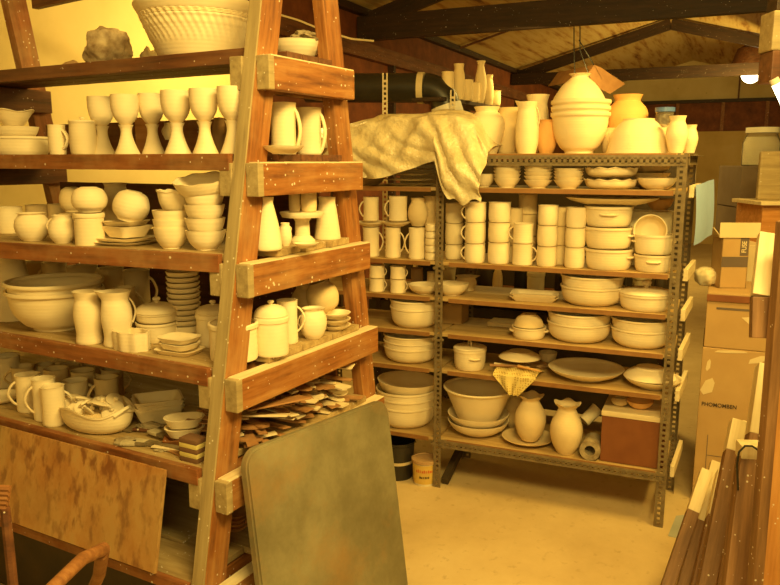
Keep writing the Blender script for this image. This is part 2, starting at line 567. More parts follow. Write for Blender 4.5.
for s0 in (0.0, 1.47):
    near_frame = s0 == 0
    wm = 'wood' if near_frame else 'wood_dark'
    # near and far legs lean towards each other
    for nm, f, off, wd in (('near', aA, .047, .088), ('far', bA, .0, .088)):
        p0 = PA(s0 - .021, f(0) + off, 0); p1 = PA(s0 - .021, f(2.62) + off, 2.62)
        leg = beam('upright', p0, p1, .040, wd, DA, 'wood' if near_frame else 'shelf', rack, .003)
        if nm == 'near':
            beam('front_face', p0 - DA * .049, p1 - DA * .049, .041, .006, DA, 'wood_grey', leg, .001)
    for lv in range(1, 7):
        zt = LEVA[lv] - .025
        for so in (-.063, .021):
            z = zt - .0445
            a0 = aA(zt) + (.0 if so < 0 else -.012); b0 = bA(zt) + .034
            r = beam('cross_rail', PA(s0 + so, a0, z), PA(s0 + so, b0, z), .041, .089, UP, wm, rack, .003)
            # weathered grey near end
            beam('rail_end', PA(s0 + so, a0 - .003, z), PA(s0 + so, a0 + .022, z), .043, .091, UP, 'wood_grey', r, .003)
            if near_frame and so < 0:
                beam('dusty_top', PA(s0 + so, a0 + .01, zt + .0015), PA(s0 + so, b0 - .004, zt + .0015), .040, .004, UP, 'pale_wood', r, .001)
# shelves: planks side by side, one part per plank
SEND = 1.62
for lv in range(1, 7):
    z = LEVA[lv]; a0 = aA(z) + (.03 if lv == 1 else .0); b0 = bA(z) - .05
    th = .020
    n = 4; w = (b0 - a0) / n
    for i in range(n):
        d0 = a0 + w * i; d1 = d0 + w - .004
        s0 = .004 if i == 0 else -.060
        mt = 'wood_dark' if lv in (1, 2) else 'shelf_top'
        mat_ = frame_mat(PS(lv, s0, (d0 + d1) / 2, z - th / 2), PS(lv, SEND, (d0 + d1) / 2, z - th / 2), UP)
        link('shelf_plank', MB().box(((SEND - s0) / 2, 0, 0), (SEND - s0, (d1 - d0), th), b=.002), mt, rack, mat_, smooth=False)
    # front lip
    hh = {1: .04, 2: .046, 3: .05, 4: .05, 5: .045, 6: .03}[lv]
    beam('shelf_lip', PS(lv, .006, a0 - .012, z - hh / 2 + .001), PS(lv, SEND, a0 - .012, z - hh / 2 + .001), .02, hh, UP, 'wood_dark' if lv == 1 else 'shelf', rack)
beam('back_brace', PA(1.50, .66, 2.25), PA(-.02, .62, 2.30), .03, .06, UP, 'wood_dark', rack)
# boards closing the back of some shelves; the fourth's is added to darken its gaps
for lv, h_, mt in ((2, .125, 'shelf'), (3, .165, 'wood_dark'), (4, .27, 'wood_dark'), (5, .235, 'shelf'), (6, .29, 'wood_dark')):
    z = LEVA[lv]; d_ = bA(z) - .062
    beam('back_board', PA(.06, d_, z + h_ / 2), PA(1.36, d_, z + h_ / 2), .014, h_, UP, mt, rack)

# plywood sheet hung in front between the two lowest shelves
zt, zb = .757, .475
pl = [PA(.105, aA(zt) - .035, zt), PA(1.45, aA(zt) - .035, zt)]
x_ = (pl[1] - pl[0]).normalized(); dn = (PA(.105, aA(zb) - .035, zb) - pl[0]); h_ = dn.length
m_ = frame_mat(pl[0], pl[1], -dn)
o = link('plywood_panel', MB().box((.67, 0, -h_ / 2), (1.34, .010, h_), b=.001), 'ply', None, m_, smooth=False)
tag(o, 'stained brown plywood sheet closing the front of the bottom shelf of the wooden rack', 'panel')

# ================================================================ METAL RACK (B)
FB = Vector((1.206, 3.087, 0)); LB = Vector((-.9186, .3952, 0)); DB = Vector((.450, .893, 0)); NB = Vector((.3952, .9186, 0))
def PB(s, d, z): return FB + LB * s + DB * d + UP * z


DEP = .415; WB = 1.056; WB2 = .80


def perf(name, s, d, z0, z1, fs, fd, parent):
    """slotted angle post: one flange along the rack front, one into its depth; real slots."""
    mb = MB(); wd = .038; t = .0025; pitch = .024
    for ax, sg in (('s', fs), ('d', fd)):
        def q(u, z, w_, h_):
            c = [0, 0, z]
            if ax == 's': c[0] = sg * u; dim = (w_, t, h_)
            else: c[1] = -sg * u; dim = (t, w_, h_)
            mb.box(c, dim)
        L_ = z1 - z0
        q(.007, L_ / 2, .014, L_); q(wd - .0055, L_ / 2, .011, L_)
        n = int(L_ / pitch)
        for i in range(n + 1):
            q(.0205, min(i * pitch + .005, L_ - .005), .015, .012)
    return link(name, mb, 'metal', parent, frame_mat(PB(s, d, z0), PB(s + 1, d, z0), UP), smooth=False)


def perf_rail(name, sA, sB, d, z, h, parent, along='s'):
    mb = MB(); L_ = sB - sA; t = .0025
    mb.box((L_ / 2, 0, h * .5 - .008), (L_, t, .016)); mb.box((L_ / 2, 0, -h * .5 + .007), (L_, t, .014))
    n = int(L_ / .024)
    for i in range(n + 1): mb.box((min(i * .024 + .006, L_ - .006), 0, 0), (.014, t, h - .018))
    mb.box((L_ / 2, -.012, h * .5 - .001), (L_, .026, .0025))
    p = (PB(sA, d, z), PB(sB, d, z)) if along == 's' else (PB(d, sA, z), PB(d, sB, z))
    return link(name, mb, 'metal', parent, frame_mat(p[0], p[1], UP), smooth=False)


racks = []
for nm, s0, s1, lab, z1 in (('r', 0, WB, 'grey slotted-steel shelving unit full of pots, nearer unit with crate on its lowest shelf', 1.629),
                            ('l', WB + .004, WB + WB2, 'slotted-steel shelving unit on the left, half hidden under the plastic sheet', 1.629)):
    e = empty('metal_shelving', PB((s0 + s1) / 2, DEP / 2, 0), lab, 'shelving', 'slotted steel shelving units')
    racks.append(e)
    posts = ((s0, -.003, 1, 1), (s1, -.003, -1, 1), (s0, DEP + .003, 1, -1), (s1, DEP + .003, -1, -1))
    for (s, d, fs, fd) in posts:
        if nm == 'l' and s == s0: continue
        if nm == 'r' and s == s1: s += .022
        p = perf('post', s, d, 0, z1 + (.0), fs, fd, e)
    for lv in range(0, 7):
        z = LEVB[lv]; th = .016
        b_ = link('shelf_board', MB().box(((s1 - s0) / 2, -DEP / 2, -th / 2), (s1 - s0 - .008, DEP - .004, th), b=.002), 'board_b', e,
                  frame_mat(PB(s0, 0, z), PB(s1, 0, z), UP), smooth=False)
        # steel lip along the front edge
        link('front_lip', MB().box(((s1 - s0) / 2, .002, -.011), (s1 - s0 - .09, .003, .020)), 'metal_edge', e, frame_mat(PB(s0, 0, z), PB(s1, 0, z), UP), smooth=False)
    perf_rail('top_rail', s0 + .004, s1 - .004, -.007, z1 - .030, .045, e)
    if nm == 'r':
        perf_rail('bottom_rail', s0 + .004, s1 - .004, -.007, LEVB[6] - .026, .036, e)
    # bolts on the front posts
    for s in (s0 + .02, s1 - .02):
        for lv in (0, 2, 4, 6):
            z = LEVB[lv] - .03
            mb = MB().lathe([(0, 0), (.008, 0), (.007, .005), (0, .006)], 6)
            Mx = frame_mat(PB(s, -.010, z), PB(s, -.010, z) + UP, -DB)
            link('bolt', mb, 'metal', e, Mx)
# light wooden side rails that carry the shelf ends on the right side
for lv in range(1, 7):
    z = LEVB[lv]
    beam('side_rail', PB(-.020, .030, z - .004), PB(-.020, DEP - .03, z - .004), .018, .05, UP, 'pale_wood', racks[0], .002)
perf_rail('side_brace', .04, DEP - .02, -.004, 1.60, .04, racks[0], 'd')
# floor-level angle between the middle feet
beam('foot_brace', PB(WB - .02, .04, .015), PB(WB - .02, DEP - .05, .165), .03, .045, UP, 'dark', racks[0])
beam('side_brace', PB(WB + .03, DEP + .0, .17), PB(WB - .17, DEP + .0, .19), .02, .03, UP, 'dark', racks[0])
# ================================================================ POTTERY BUILDERS
def arc(z0, z1, f, n=10):
    return [(f(i / n), z0 + (z1 - z0) * i / n) for i in range(n + 1)]


def smooth(pts, n=5):
    """Catmull-Rom through profile points."""
    out = []
    for i in range(len(pts) - 1):
        p0 = pts[max(i - 1, 0)]; p1 = pts[i]; p2 = pts[i + 1]; p3 = pts[min(i + 2, len(pts) - 1)]
        for k in range(n):
            t = k / n
            out.append(tuple(.5 * ((2 * p1[j]) + (-p0[j] + p2[j]) * t + (2 * p0[j] - 5 * p1[j] + 4 * p2[j] - p3[j]) * t * t + (-p0[j] + 3 * p1[j] - 3 * p2[j] + p3[j]) * t ** 3) for j in (0, 1)))
    out.append(pts[-1]); return out


# normalised outer profiles: (radius / max radius, height / height)
PROF = {
    'bowl': [(.50, 0), (.50, .05), (.62, .14), (.82, .40), (.93, .70), (.985, .93), (1.0, 1.0)],
    'bowl_lip': [(.48, 0), (.50, .06), (.66, .16), (.84, .42), (.92, .70), (.94, .86), (1.0, .92), (1.0, 1.0)],
    'basin': [(.64, 0), (.72, .04), (.86, .20), (.935, .45), (.965, .80), (.97, .88), (1.0, .91), (1.0, 1.0)],
    'straight': [(.80, 0), (.86, .05), (.93, .3), (.965, .8), (1.0, .88), (1.0, 1.0)],
    'flare': [(.46, 0), (.48, .05), (.66, .35), (.84, .72), (.93, .90), (1.0, .96), (1.0, 1.0)],
    'carved': [(.60, 0), (.62, .05), (.66, .12), (.83, .55), (.90, .74), (.91, .78), (.96, .86), (1.0, .95), (.99, 1.0)],
    'saucer': [(.55, 0), (.58, .10), (.74, .36), (.88, .66), (1.0, .96), (1.0, 1.0)],
    'plate': [(.52, 0), (.54, .1), (.70, .30), (.90, .65), (1.0, 1.0)],
    'mug': [(.90, 0), (.96, .03), (.97, .10), (.93, .5), (.96, .92), (1.0, 1.0)],
    'cup': [(.84, 0), (.92, .04), (.98, .22), (.99, .6), (.96, .9), (1.0, 1.0)],
    'tumbler': [(.84, 0), (.90, .03), (.90, .3), (.93, .7), (1.0, 1.0)],
    'tall': [(.78, 0), (.84, .03), (.80, .3), (.84, .75), (1.0, 1.0)],
    'cone_vase': [(1.0, 0), (1.0, .05), (.90, .3), (.72, .7), (.62, .88), (.66, 1.0)],
    'jar': [(.55, 0), (.60, .03), (.84, .20), (1.0, .48), (.94, .74), (.74, .90), (.74, .95), (.84, 1.0)],
    'round_jug': [(.58, 0), (.62, .03), (.90, .22), (1.0, .45), (.88, .70), (.66, .86), (.70, 1.0)],
    'pitcher': [(.66, 0), (.70, .03), (.92, .16), (1.0, .33), (.92, .55), (.64, .76), (.60, .84), (.76, .97), (.80, 1.0)],
    'waist': [(.86, 0), (.90, .04), (.84, .20), (.96, .50), (.90, .72), (.78, .85), (.96, 1.0)],
    'ewer': [(.62, 0), (.66, .02), (.80, .18), (.98, .40), (1.0, .55), (.84, .74), (.68, .86), (.80, 1.0)],
    'big_vase': [(.50, 0), (.55, .02), (.82, .18), (1.0, .42), (.92, .62), (.62, .82), (.54, .90), (.80, 1.0)],
    'neck_vase': [(1.0, 0), (1.0, .06), (.90, .25), (.66, .58), (.38, .82), (.30, .90), (.42, .98), (.44, 1.0)],
    'shoulder': [(.55, 0), (.60, .02), (.86, .30), (1.0, .58), (.95, .74), (.70, .86), (.60, .90), (.72, 1.0)],
    'slim_jug': [(.76, 0), (.80, .02), (.98, .22), (1.0, .50), (.86, .74), (.70, .86), (.84, 1.0)],
    'bottle': [(.85, 0), (.95, .03), (1.0, .25), (.88, .55), (.45, .74), (.32, .84), (.40, 1.0)],
    'pear': [(.88, 0), (1.0, .04), (.97, .2), (.78, .50), (.50, .80), (.42, .90), (.50, 1.0)],
    'dome': [(1.0, 0), (1.0, .05), (.94, .10), (.86, .34), (.70, .64), (.48, .88), (.34, .96), (.33, 1.0)],
    'sphere': [(.42, 0), (.48, .02), (.80, .14), (1.0, .46), (.92, .76), (.66, .94), (.62, 1.0)],
    'goblet_cup': [(.30, 0), (.50, .06), (.82, .26), (.97, .52), (1.0, .78), (.99, 1.0)],
    'goblet_stem': [(1.0, 0), (1.0, .03), (.90, .12), (.66, .36), (.46, .66), (.46, .86), (.60, 1.0)],
    'crock': [(.93, 0), (.98, .04), (.98, .80), (.98, .84), (1.04, .87), (1.04, .97), (1.0, 1.0)],
    'dish': [(.78, 0), (.84, .08), (.94, .5), (1.0, 1.0)],
}
MCACHE = {}


def hollow(pr, r, h, t, open_=True, floor=.0):
    out = [(0, 0)] + [(a * r, b * h) for a, b in smooth(PROF[pr])]
    if not open_: return out + [(0, h)]
    inn = []
    for (a, b) in reversed(out[1:]):
        if b > t * 1.6 and a > t * 1.5: inn.append((a - t, b))
    if inn:
        inn[0] = (inn[0][0], h - .0005)
        last = inn[-1]
        inn += [(last[0] * .85, t * 1.3), (0, t * 1.2)]
    return out + inn


def scallop(n, amp, r0, h0):
    def w(a, r, z):
        k = max(0, z / h0 - .45) / .55
        if n == 9: return r * (1 + .022 * k * math.cos(n * a)), z + h0 * .03 * k * math.cos(n * a)
        if h0 > .08 and n == 5: k = max(0, z / h0 - .86) / .14; return r * (1 + .06 * k * math.cos(n * a)), z + h0 * .022 * k * math.cos(n * a)
        return r * (1 + amp * .6 * k * math.cos(n * a)), z + h0 * amp * 1.3 * k * math.cos(n * a)
    return w


def spoutw(r0, h0, ang=PI, amp=.35):
    def w(a, r, z):
        k = max(0, z / h0 - .75) / .25
        c = max(0, math.cos(a - ang)) ** 10
        return r * (1 + amp * k * c), z + h0 * .03 * k * c
    return w


def handle_pts(r0, z0, r1, z1, out, n=11, ear=0):
    """loop in the XZ plane from (r0,z0) low to (r1,z1) high, bulging by out."""
    pts = []
    for i in range(n + 1):
        t = i / n
        zz = z0 + (z1 - z0) * (t + .04 * math.sin(2 * PI * t))
        xx = r0 + (r1 - r0) * t + out * (math.sin(PI * t) ** .62) * (1 + .16 * (t - .4))
        pts.append((xx - .004, 0, zz))
    return pts


def rad_at(pr, r, h, z):
    P = smooth(PROF[pr])
    for (a, b), (c, d) in zip(P, P[1:]):
        if b * h <= z <= d * h + 1e-6: return (a + (c - a) * ((z / h - b) / max(d - b, 1e-6))) * r
    return P[-1][0] * r


def pot(name, label, cat, loc, r, h, pr='bowl', rz=0.0, tilt=None, handle=None, lugs=0, lid=None, knob=True,
        spout=None, ears=0, group=None, mat='clay', t=.005, sy=1.0, scal=0, seg=36, wallh=None, inverted=False, solid=False, mug2=None):
    seg = 24 if r < .03 else (32 if r < .07 else 44)
    wob = scallop(scal, .07, r, h) if scal else (spoutw(r, h, PI) if spout else None)
    key = (pr, round(r, 4), round(h, 4), t, sy, scal, bool(spout), inverted, mat)
    if key in MCACHE: me = MCACHE[key]
    else:
        prof = hollow(pr, r, h, min(t, r * .2), not solid)
        me = MB().lathe(prof, seg, 1, sy, wob)
        if inverted: me.v = [(x, -y, h - z) for x, y, z in me.v]
        me = me.mesh(name, mat); MCACHE[key] = me
    parts = bool(handle or lugs or lid or ears)
    tl = tilt or (0, 0)
    if not parts:
        Mw = Matrix.Translation(loc) @ Matrix.Rotation(rz, 4, 'Z') @ Matrix.Rotation(tl[1], 4, 'Y') @ Matrix.Rotation(tl[0], 4, 'X')
        o = link(name, me, mat, None, Mw); return tag(o, label, cat, group)
    e = empty(name, loc, label, cat, group, (tl[0], tl[1], rz))
    body = link('body', me, mat, e, Matrix.Identity(4), local=True)
    if handle:
        a, b, out, th = handle            # z-low, z-high (fractions), bulge, thickness (m)
        mb = MB().tube(handle_pts(rad_at(pr, r, h, a * h), a * h, rad_at(pr, r, h, b * h) - .001, b * h, out), th, 8, .62)
        link('handle', mb, mat, e, Matrix.Identity(4), local=True)
    if ears:
        for k in range(2):
            mb = MB().tube(handle_pts(rad_at(pr, r, h, h * .62), h * .62, rad_at(pr, r, h, h * .9), h * .9, r * .35), r * .06, 8)
            link('handle', mb, mat, e, Matrix.Rotation(PI * k, 4, 'Z'), local=True)
    if lugs:
        for k in range(2):
            zc = h * .62; rr = rad_at(pr, r, h, zc); w = r * .34; pts = []
            for i in range(9):
                q = -1 + 2 * i / 8; ang = q * w / rr
                rad = rr * (1 if abs(q) > .99 else 1) + lugs * (1 - abs(q) ** 3) - .002
                pts.append((rad * math.cos(ang), rad * sy * math.sin(ang), zc))
            mb = MB().tube(pts, max(.006, h * .07), 8, .8)
            link('handle', mb, mat, e, Matrix.Rotation(PI * k, 4, 'Z'), local=True)
    if lid:
        lr = r * 1.01
        pf = [(0, h + .0005), (lr * .98, h + .0005), (lr, h + .004), (lr * .96, h + .007)]
        for i in range(1, 9):
            q = i / 8; pf.append((lr * .96 * math.cos(q * PI / 2 * .98) + .0, h + .007 + (lid - .007) * math.sin(q * PI / 2)))
        pf.append((0, h + lid))
        L_ = link('lid', MB().lathe(pf, seg, 1, sy), mat, e, Matrix.Identity(4), local=True)
        if knob == 'loop':
            pts = [(-r * .28 * math.cos(PI * i / 10), 0, h + lid * .85 + r * .34 * math.sin(PI * i / 10)) for i in range(11)]
            link('knob', MB().tube(pts, r * .055, 8), mat, L_, Matrix.Identity(4), local=True)
        elif knob:
            kr = r * .19; z = h + lid - .003
            kp = smooth([(0.6 * kr, z), (.5 * kr, z + kr * .5), (kr, z + kr * 1.1), (.8 * kr, z + kr * 1.6)], 3)
            link('knob', MB().lathe([(0, z)] + kp + [(0, z + kr * 1.75)], 20), mat, L_, Matrix.Identity(4), local=True)
    return e


def goblet(label, loc, r, h, group, mat='clay'):
    e = empty('goblet', loc, label, 'goblet', group)
    hs = h * .50
    key = ('gob', round(r, 4), round(h, 4))
    if key not in MCACHE:
        st = MB().lathe([(0, 0)] + [(a * r * .92, b * hs) for a, b in smooth(PROF['goblet_stem'])] + [(0, hs)], 28).mesh('stem', mat)
        t = .004
        ou = [(a * r, b * (h - hs)) for a, b in smooth(PROF['goblet_cup'])]
        inn = [(max(a - t, .0), b) for a, b in reversed(ou) if b > .012]
        cp = MB().lathe([(0, 0)] + ou + inn + [(0, .011)], 32).mesh('cup', mat)
        MCACHE[key] = (st, cp)
    st, cp = MCACHE[key]
    link('stem', st, mat, e, Matrix.Identity(4), local=True)
    link('cup', cp, mat, e, Matrix.Translation((0, 0, hs)), local=True)
    return e


# -------- placing things on the two racks
# x: picture column of the axis; d: depth of the axis behind the front edge of that shelf
RK = {'A': (lambda z: PA(0, aA(z), 0), Vector((.484, .875, 0)), LEVA), 'B': (lambda z: PB(0, 0, 0), NB, LEVB)}


def spot(rk, lev, x, d, y):
    P, Dv, L_ = RK[rk]; z = L_[lev]
    if rk == 'A' and lev == 3: Dv = Vector((.378, .926, 0))
    p = P(z) + Dv * d
    return atplane(x, y, p, Dv)


def view_az(p):
    return math.atan2(p[1], p[0])


def shelf_item(rk, lev, x, w, ytop, d=None, y0=None):
    """-> location, radius, height from the picture's column, width and top line"""
    z = RK[rk][2][lev]
    r = .03
    for _ in range(4):
        dd = d if d is not None else r + .012
        q = spot(rk, lev, x, dd, ytop)
        r = w / 2 * fwd((q.x, q.y, z)) / FOC
    zb = z if y0 is None else spot(rk, lev, x, dd, y0).z
    return Vector((q.x, q.y, zb + .0006)), r, max(q.z - zb, .008)


def P_(rk, lev, name, x, w, yt, label, cat=None, d=None, y0=None, hd=None, **kw):
    """hd: handle direction seen from the camera in degrees: 0 right, 180 left, 270 towards us."""
    loc, r, h = shelf_item(rk, lev, x, w, yt, d, y0)
    if hd is not None: kw['rz'] = view_az(loc) - PI / 2 + math.radians(hd)
    return pot(name, label, cat or name.split('_')[-1], loc, r, h, **kw)


def stack(rk, lev, name, x, w, ys, label, cat, d=None, nested=None, near=False, same=True, group=None, words=None, labels=None, **kw):
    """ys: from the bottom piece up: line of each rim; last value first = base handled by the shelf.
    nested=None: pieces stand on each other's rim; otherwise they sit one inside the other."""
    n = len(ys)
    P, Dv, L_ = RK[rk]; z = L_[lev]
    loc, r, _ = shelf_item(rk, lev, x, w, ys[0], d)
    dd = d if d is not None else r + .012
    tops = [spot(rk, lev, x, dd - (r if near else 0), y).z for y in ys]
    out = []
    if nested:
        h0 = tops[0] - z
        for i, t_ in enumerate(tops):
            kk = 1 - .0 * i
            l2 = Vector((loc.x, loc.y, t_ - h0 + .0006 * (i + 1)))
            out.append((l2, r * kk, h0))
    else:
        zb = z
        for t_ in tops:
            out.append((Vector((loc.x, loc.y, zb + .0006)), r, t_ - zb - .0008)); zb = t_
    ws = {1: [''], 2: ['lower', 'upper'], 3: ['bottom', 'middle', 'top'], 4: ['bottom', 'second from bottom', 'second from top', 'top'],
          5: ['bottom', 'second from bottom', 'middle', 'second from top', 'top'],
          6: ['bottom', 'second from bottom', 'third from bottom', 'third from top', 'second from top', 'top']}
    res = []
    hd = kw.pop('hd', None)
    for i, (l2, rr, hh) in enumerate(out):
        wd = ws[n][i] if n in ws else ['bottom', 'second', 'third', 'fourth', 'fifth', 'sixth', 'seventh', 'eighth', 'ninth', 'tenth', 'eleventh', 'twelfth', 'thirteenth'][i] + ('' if i == 0 else ' from bottom')
        lb = labels[i] if labels else label % wd
        k2 = dict(kw)
        if hd is not None: k2['rz'] = view_az(l2) - PI / 2 + math.radians(hd[i] if isinstance(hd, (list, tuple)) else hd)
        res.append(pot(name, lb, cat, l2, rr, max(hh, .006), group=group, **k2))
    return res


def rect_dish(name, label, cat, loc, lx, ly, h, rz, mat='clay', group=None, tilt=(0, 0), flare=.8, t=.005, rad=.3):
    """rounded rectangular dish, hollow"""
    def ring(fx, fy, z, n=6):
        pts = []; cr = rad * min(lx, ly) / 2
        for q, (sx, sy_) in enumerate(((1, 1), (-1, 1), (-1, -1), (1, -1))):
            for i in range(n):
                a = q * PI / 2 + i / (n - 1) * PI / 2
                pts.append((sx * (lx / 2 - cr) * fx + cr * fx * math.cos(a), sy_ * (ly / 2 - cr) * fy + cr * fy * math.sin(a), z))
        return pts
    k = t * 2 / min(lx, ly)
    rings = [ring(flare * .97, flare * .97, 0), ring(flare, flare, h * .08), ring(1, 1, h), ring(1 - k, 1 - k, h), ring(flare - k, flare - k, t * 1.2)]
    vs = [p for r_ in rings for p in r_]; m = len(rings[0]); fs = []
    for i in range(len(rings) - 1):
        for j in range(m):
            fs.append((i * m + j, i * m + (j + 1) % m, (i + 1) * m + (j + 1) % m, (i + 1) * m + j))
    fs.append(tuple(range(m))[::-1]); fs.append(tuple((len(rings) - 1) * m + j for j in range(m)))
    Mw = Matrix.Translation(loc) @ Matrix.Rotation(rz, 4, 'Z') @ Matrix.Rotation(tilt[1], 4, 'Y') @ Matrix.Rotation(tilt[0], 4, 'X')
    return tag(link(name, MB().add(vs, fs), mat, None, Mw), label, cat, group)


AZA = math.atan2(LA.y, LA.x); AZB = math.atan2(LB.y, LB.x)
HM = (.18, .84, .027, .0072)     # mug handle


# ================================================================ POTS ON THE WOODEN RACK
G = 'goblets on the second shelf of the wooden rack'
# --- top shelf (above eye level)
loc, r, h = shelf_item('A', 1, 197, 122, 6, d=.185)
def carvew(a, r_, z, H=h):
    k = z / H
    if .30 < k < .80:
        s = .0022 * math.sin(46 * a + (k - .3) * 26) + .0012 * math.sin(90 * k * PI)
        return r_ + s, z
    return r_, z
pf = [(0, 0)]
sp = smooth(PROF['carved'], 9)
pf += [(a * r, b * h) for a, b in sp]
inn = [(a * r - .008, b * h) for a, b in reversed(sp) if b * h > .015]
pf += inn + [(0, .012)]
o = link('carved_bowl', MB().lathe(pf, 220, wob=carvew), 'clay', None, Matrix.Translation(loc)); tag(o, 'very large cream bowl with carved chevron band on the top shelf of the wooden rack', 'bowl')
print('carved', r, h)


def rock(name, label, cat, loc, sx, sy, sz, mat, seed=0, rough=.25, group=None, rz=0):
    bm = bmesh.new(); bmesh.ops.create_icosphere(bm, subdivisions=4, radius=1)
    for v in bm.verts:
        n = noise.noise(v.co * 1.7 + Vector((seed, 3, 1))) + .5 * noise.noise(v.co * 4 + Vector((seed, 1, 7)))
        v.co *= 1 + rough * n
        v.co = Vector((v.co.x * sx, v.co.y * sy, max(v.co.z, -.85) * sz + .85 * sz))
    mb = MB(); bm.verts.index_update(); mb.add([tuple(v.co) for v in bm.verts], [tuple(v.index for v in f.verts) for f in bm.faces]); bm.free()
    return tag(link(name, mb, mat, None, Matrix.Translation(loc) @ Matrix.Rotation(rz, 4, 'Z')), label, cat, group)


M['shell'] = plain('shell', (.62, .50, .33), .7, 0, (.20, .12, .06), 26)
loc, r, h = shelf_item('A', 1, 106, 40, 30, d=.20)
rock('driftwood_chunk', 'knobbly grey-brown shell-like lump standing on the top shelf of the wooden rack', 'shell', loc, r * 1.1, .04, h * .55, 'shell', 2, .35)
loc, r, h = shelf_item('A', 1, 72, 20, 60, d=.26)
rock('stone', 'small dark stone on the top shelf left of the shell-like lump', 'stone', loc, r, .03, max(h * .5, .012), 'brown_clay', 5)
loc, r, h = shelf_item('A', 1, 149, 22, 46, d=.30)
rock('shell_fragment', 'little white fragment lying beside the carved bowl, top shelf of wooden rack', 'shell', loc, r * .9, .035, h * .5, 'paper', 8, .4)
P_('A', 1, 'low_dish', 296, 54, 42, 'wide low pale dish on the top shelf behind the right-hand uprights', 'dish', d=.34, pr='plate', t=.006)
loc, r, h = shelf_item('A', 1, 305, 30, 31, d=.34, y0=44)
rock('crumpled_cloth', 'crumpled grey cloth lying in the low pale dish on the top shelf', 'cloth', loc, r, .05, h * .5, 'grey_rag', 3, .5)

# --- second shelf
for i, (x, w, y, d, nm) in enumerate(((100, 25, 97, .15, 'leftmost goblet in the row on the second shelf, beside the canister'),
                                      (124, 27, 95, .06, 'second goblet from left on the second shelf of wooden rack'),
                                      (150.5, 25, 94, .13, 'third goblet from left on the second shelf, set slightly back'),
                                      (175, 29, 91, .06, 'fourth goblet from left on the second shelf of wooden rack'),
                                      (203, 28, 89, .055, 'fifth goblet from left, second from the upright'),
                                      (231, 28, 87, .055, 'rightmost goblet, its foot touching the grey upright'))):
    loc, r, h = shelf_item('A', 2, x, w, y, d=d)
    goblet(nm, loc, r, h, G)
P_('A', 2, 'casserole_dish', 20, 56, 137, 'wide straight-sided bowl at left end of second shelf, lowest of its pile', 'bowl', d=.10, pr='straight')
P_('A', 2, 'bowl', 15, 44, 127, 'smaller bowl sitting inside the wide bowl at left end of second shelf', 'bowl', d=.10, y0=142, pr='bowl')
P_('A', 2, 'bowl', 12, 40, 111, 'topmost bowl of the pile at left end of second shelf, rim chipped square', 'bowl', d=.10, y0=126, pr='flare', scal=4)
P_('A', 2, 'mug', 56, 17, 125, 'rounded mug with its handle to the right, left of the canister, second shelf', 'mug', d=.07, pr='cup', handle=HM, hd=-50)
P_('A', 2, 'canister', 82, 26, 123, 'plain canister with small knobbed lid left of the goblets', 'canister', d=.10, pr='cup', lid=.008)
P_('A', 2, 'small_jug', 167, 9, 123, 'tiny white jug in the gloom behind the goblets', 'jug', d=.35, y0=140, pr='round_jug', handle=(.2, .8, .010, .003), hd=180)
loc, r, h = shelf_item('A', 2, 143, 12, 118, d=.40)
tag(link('wooden_block', MB().box((0, 0, h / 2), (.05, .04, h), b=.002), 'orange_wood', None, Matrix.Translation(loc)), 'orange wooden block standing behind the third goblet', 'block')
loc, r, h = shelf_item('A', 2, 200, 20, 122, d=.46)
P_('A', 2, 'jar', 219, 14, 118, 'small speckled jar in the dark behind the two right goblets', 'jar', d=.40, pr='jar', mat='brown_clay')
P_('A', 2, 'tall_mug', 283, 26, 103, 'nearer of two tall tankards between the uprights on the second shelf', 'mug', d=.24, pr='mug', handle=(.04, .90, .018, .009), hd=-18)
P_('A', 2, 'tall_mug', 309, 25, 108, 'further of two tall tankards between the uprights on the second shelf', 'mug', d=.40, pr='mug', handle=(.04, .90, .018, .009), hd=-18)
P_('A', 2, 'tray_dish', 283, 42, 146, 'shallow dish on the second shelf in front of the nearer tankard', 'dish', d=.12, pr='plate')
P_('A', 2, 'tray_dish', 316, 26, 148, 'shallow dish beside the far upright on the second shelf', 'dish', d=.51, pr='plate')

# --- third shelf
P_('A', 3, 'mug', 8, 26, 207, 'mug at the extreme left of the third shelf, partly cut off', 'mug', d=.22, pr='cup', handle=HM, hd=200)
P_('A', 3, 'round_jar', 31, 33, 213, 'globular jar with a rolled lip, front left of the third shelf', 'jar', pr='jar')
P_('A', 3, 'small_jug', 61, 26, 215, 'small round cream jug with tiny handle beside the globular jar', 'jug', pr='round_jug', handle=(.45, .92, .012, .004), spout=True, hd=178)
for x, w, y, lb in ((38, 24, 205, 'left'), (58, 20, 204, 'right')):
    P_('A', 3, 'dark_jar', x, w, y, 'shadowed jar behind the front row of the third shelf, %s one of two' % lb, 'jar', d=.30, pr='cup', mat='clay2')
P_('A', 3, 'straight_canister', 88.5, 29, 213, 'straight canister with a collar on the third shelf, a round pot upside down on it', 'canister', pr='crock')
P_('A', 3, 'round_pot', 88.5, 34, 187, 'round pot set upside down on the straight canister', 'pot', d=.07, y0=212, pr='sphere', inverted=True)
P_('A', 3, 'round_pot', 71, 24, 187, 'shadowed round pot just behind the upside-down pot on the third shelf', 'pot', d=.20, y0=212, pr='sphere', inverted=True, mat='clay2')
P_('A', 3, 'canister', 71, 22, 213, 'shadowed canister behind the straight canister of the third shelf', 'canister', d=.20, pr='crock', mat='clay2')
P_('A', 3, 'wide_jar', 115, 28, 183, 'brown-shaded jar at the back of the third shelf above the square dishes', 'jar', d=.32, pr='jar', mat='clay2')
loc, r, h = shelf_item('A', 3, 128, 64, 247, d=.115)
rect_dish('square_plate', 'square plate at the bottom of the dishes under the round tilted pot', 'plate', loc + Vector((0, 0, 0)), r * 1.7, .17, .009, AZA + .15, rad=.5)
rect_dish('square_plate', 'second square plate lying on the lowest square plate', 'plate', loc + Vector((0, 0, .0105)), r * 1.62, .16, .010, AZA + .1, rad=.5)
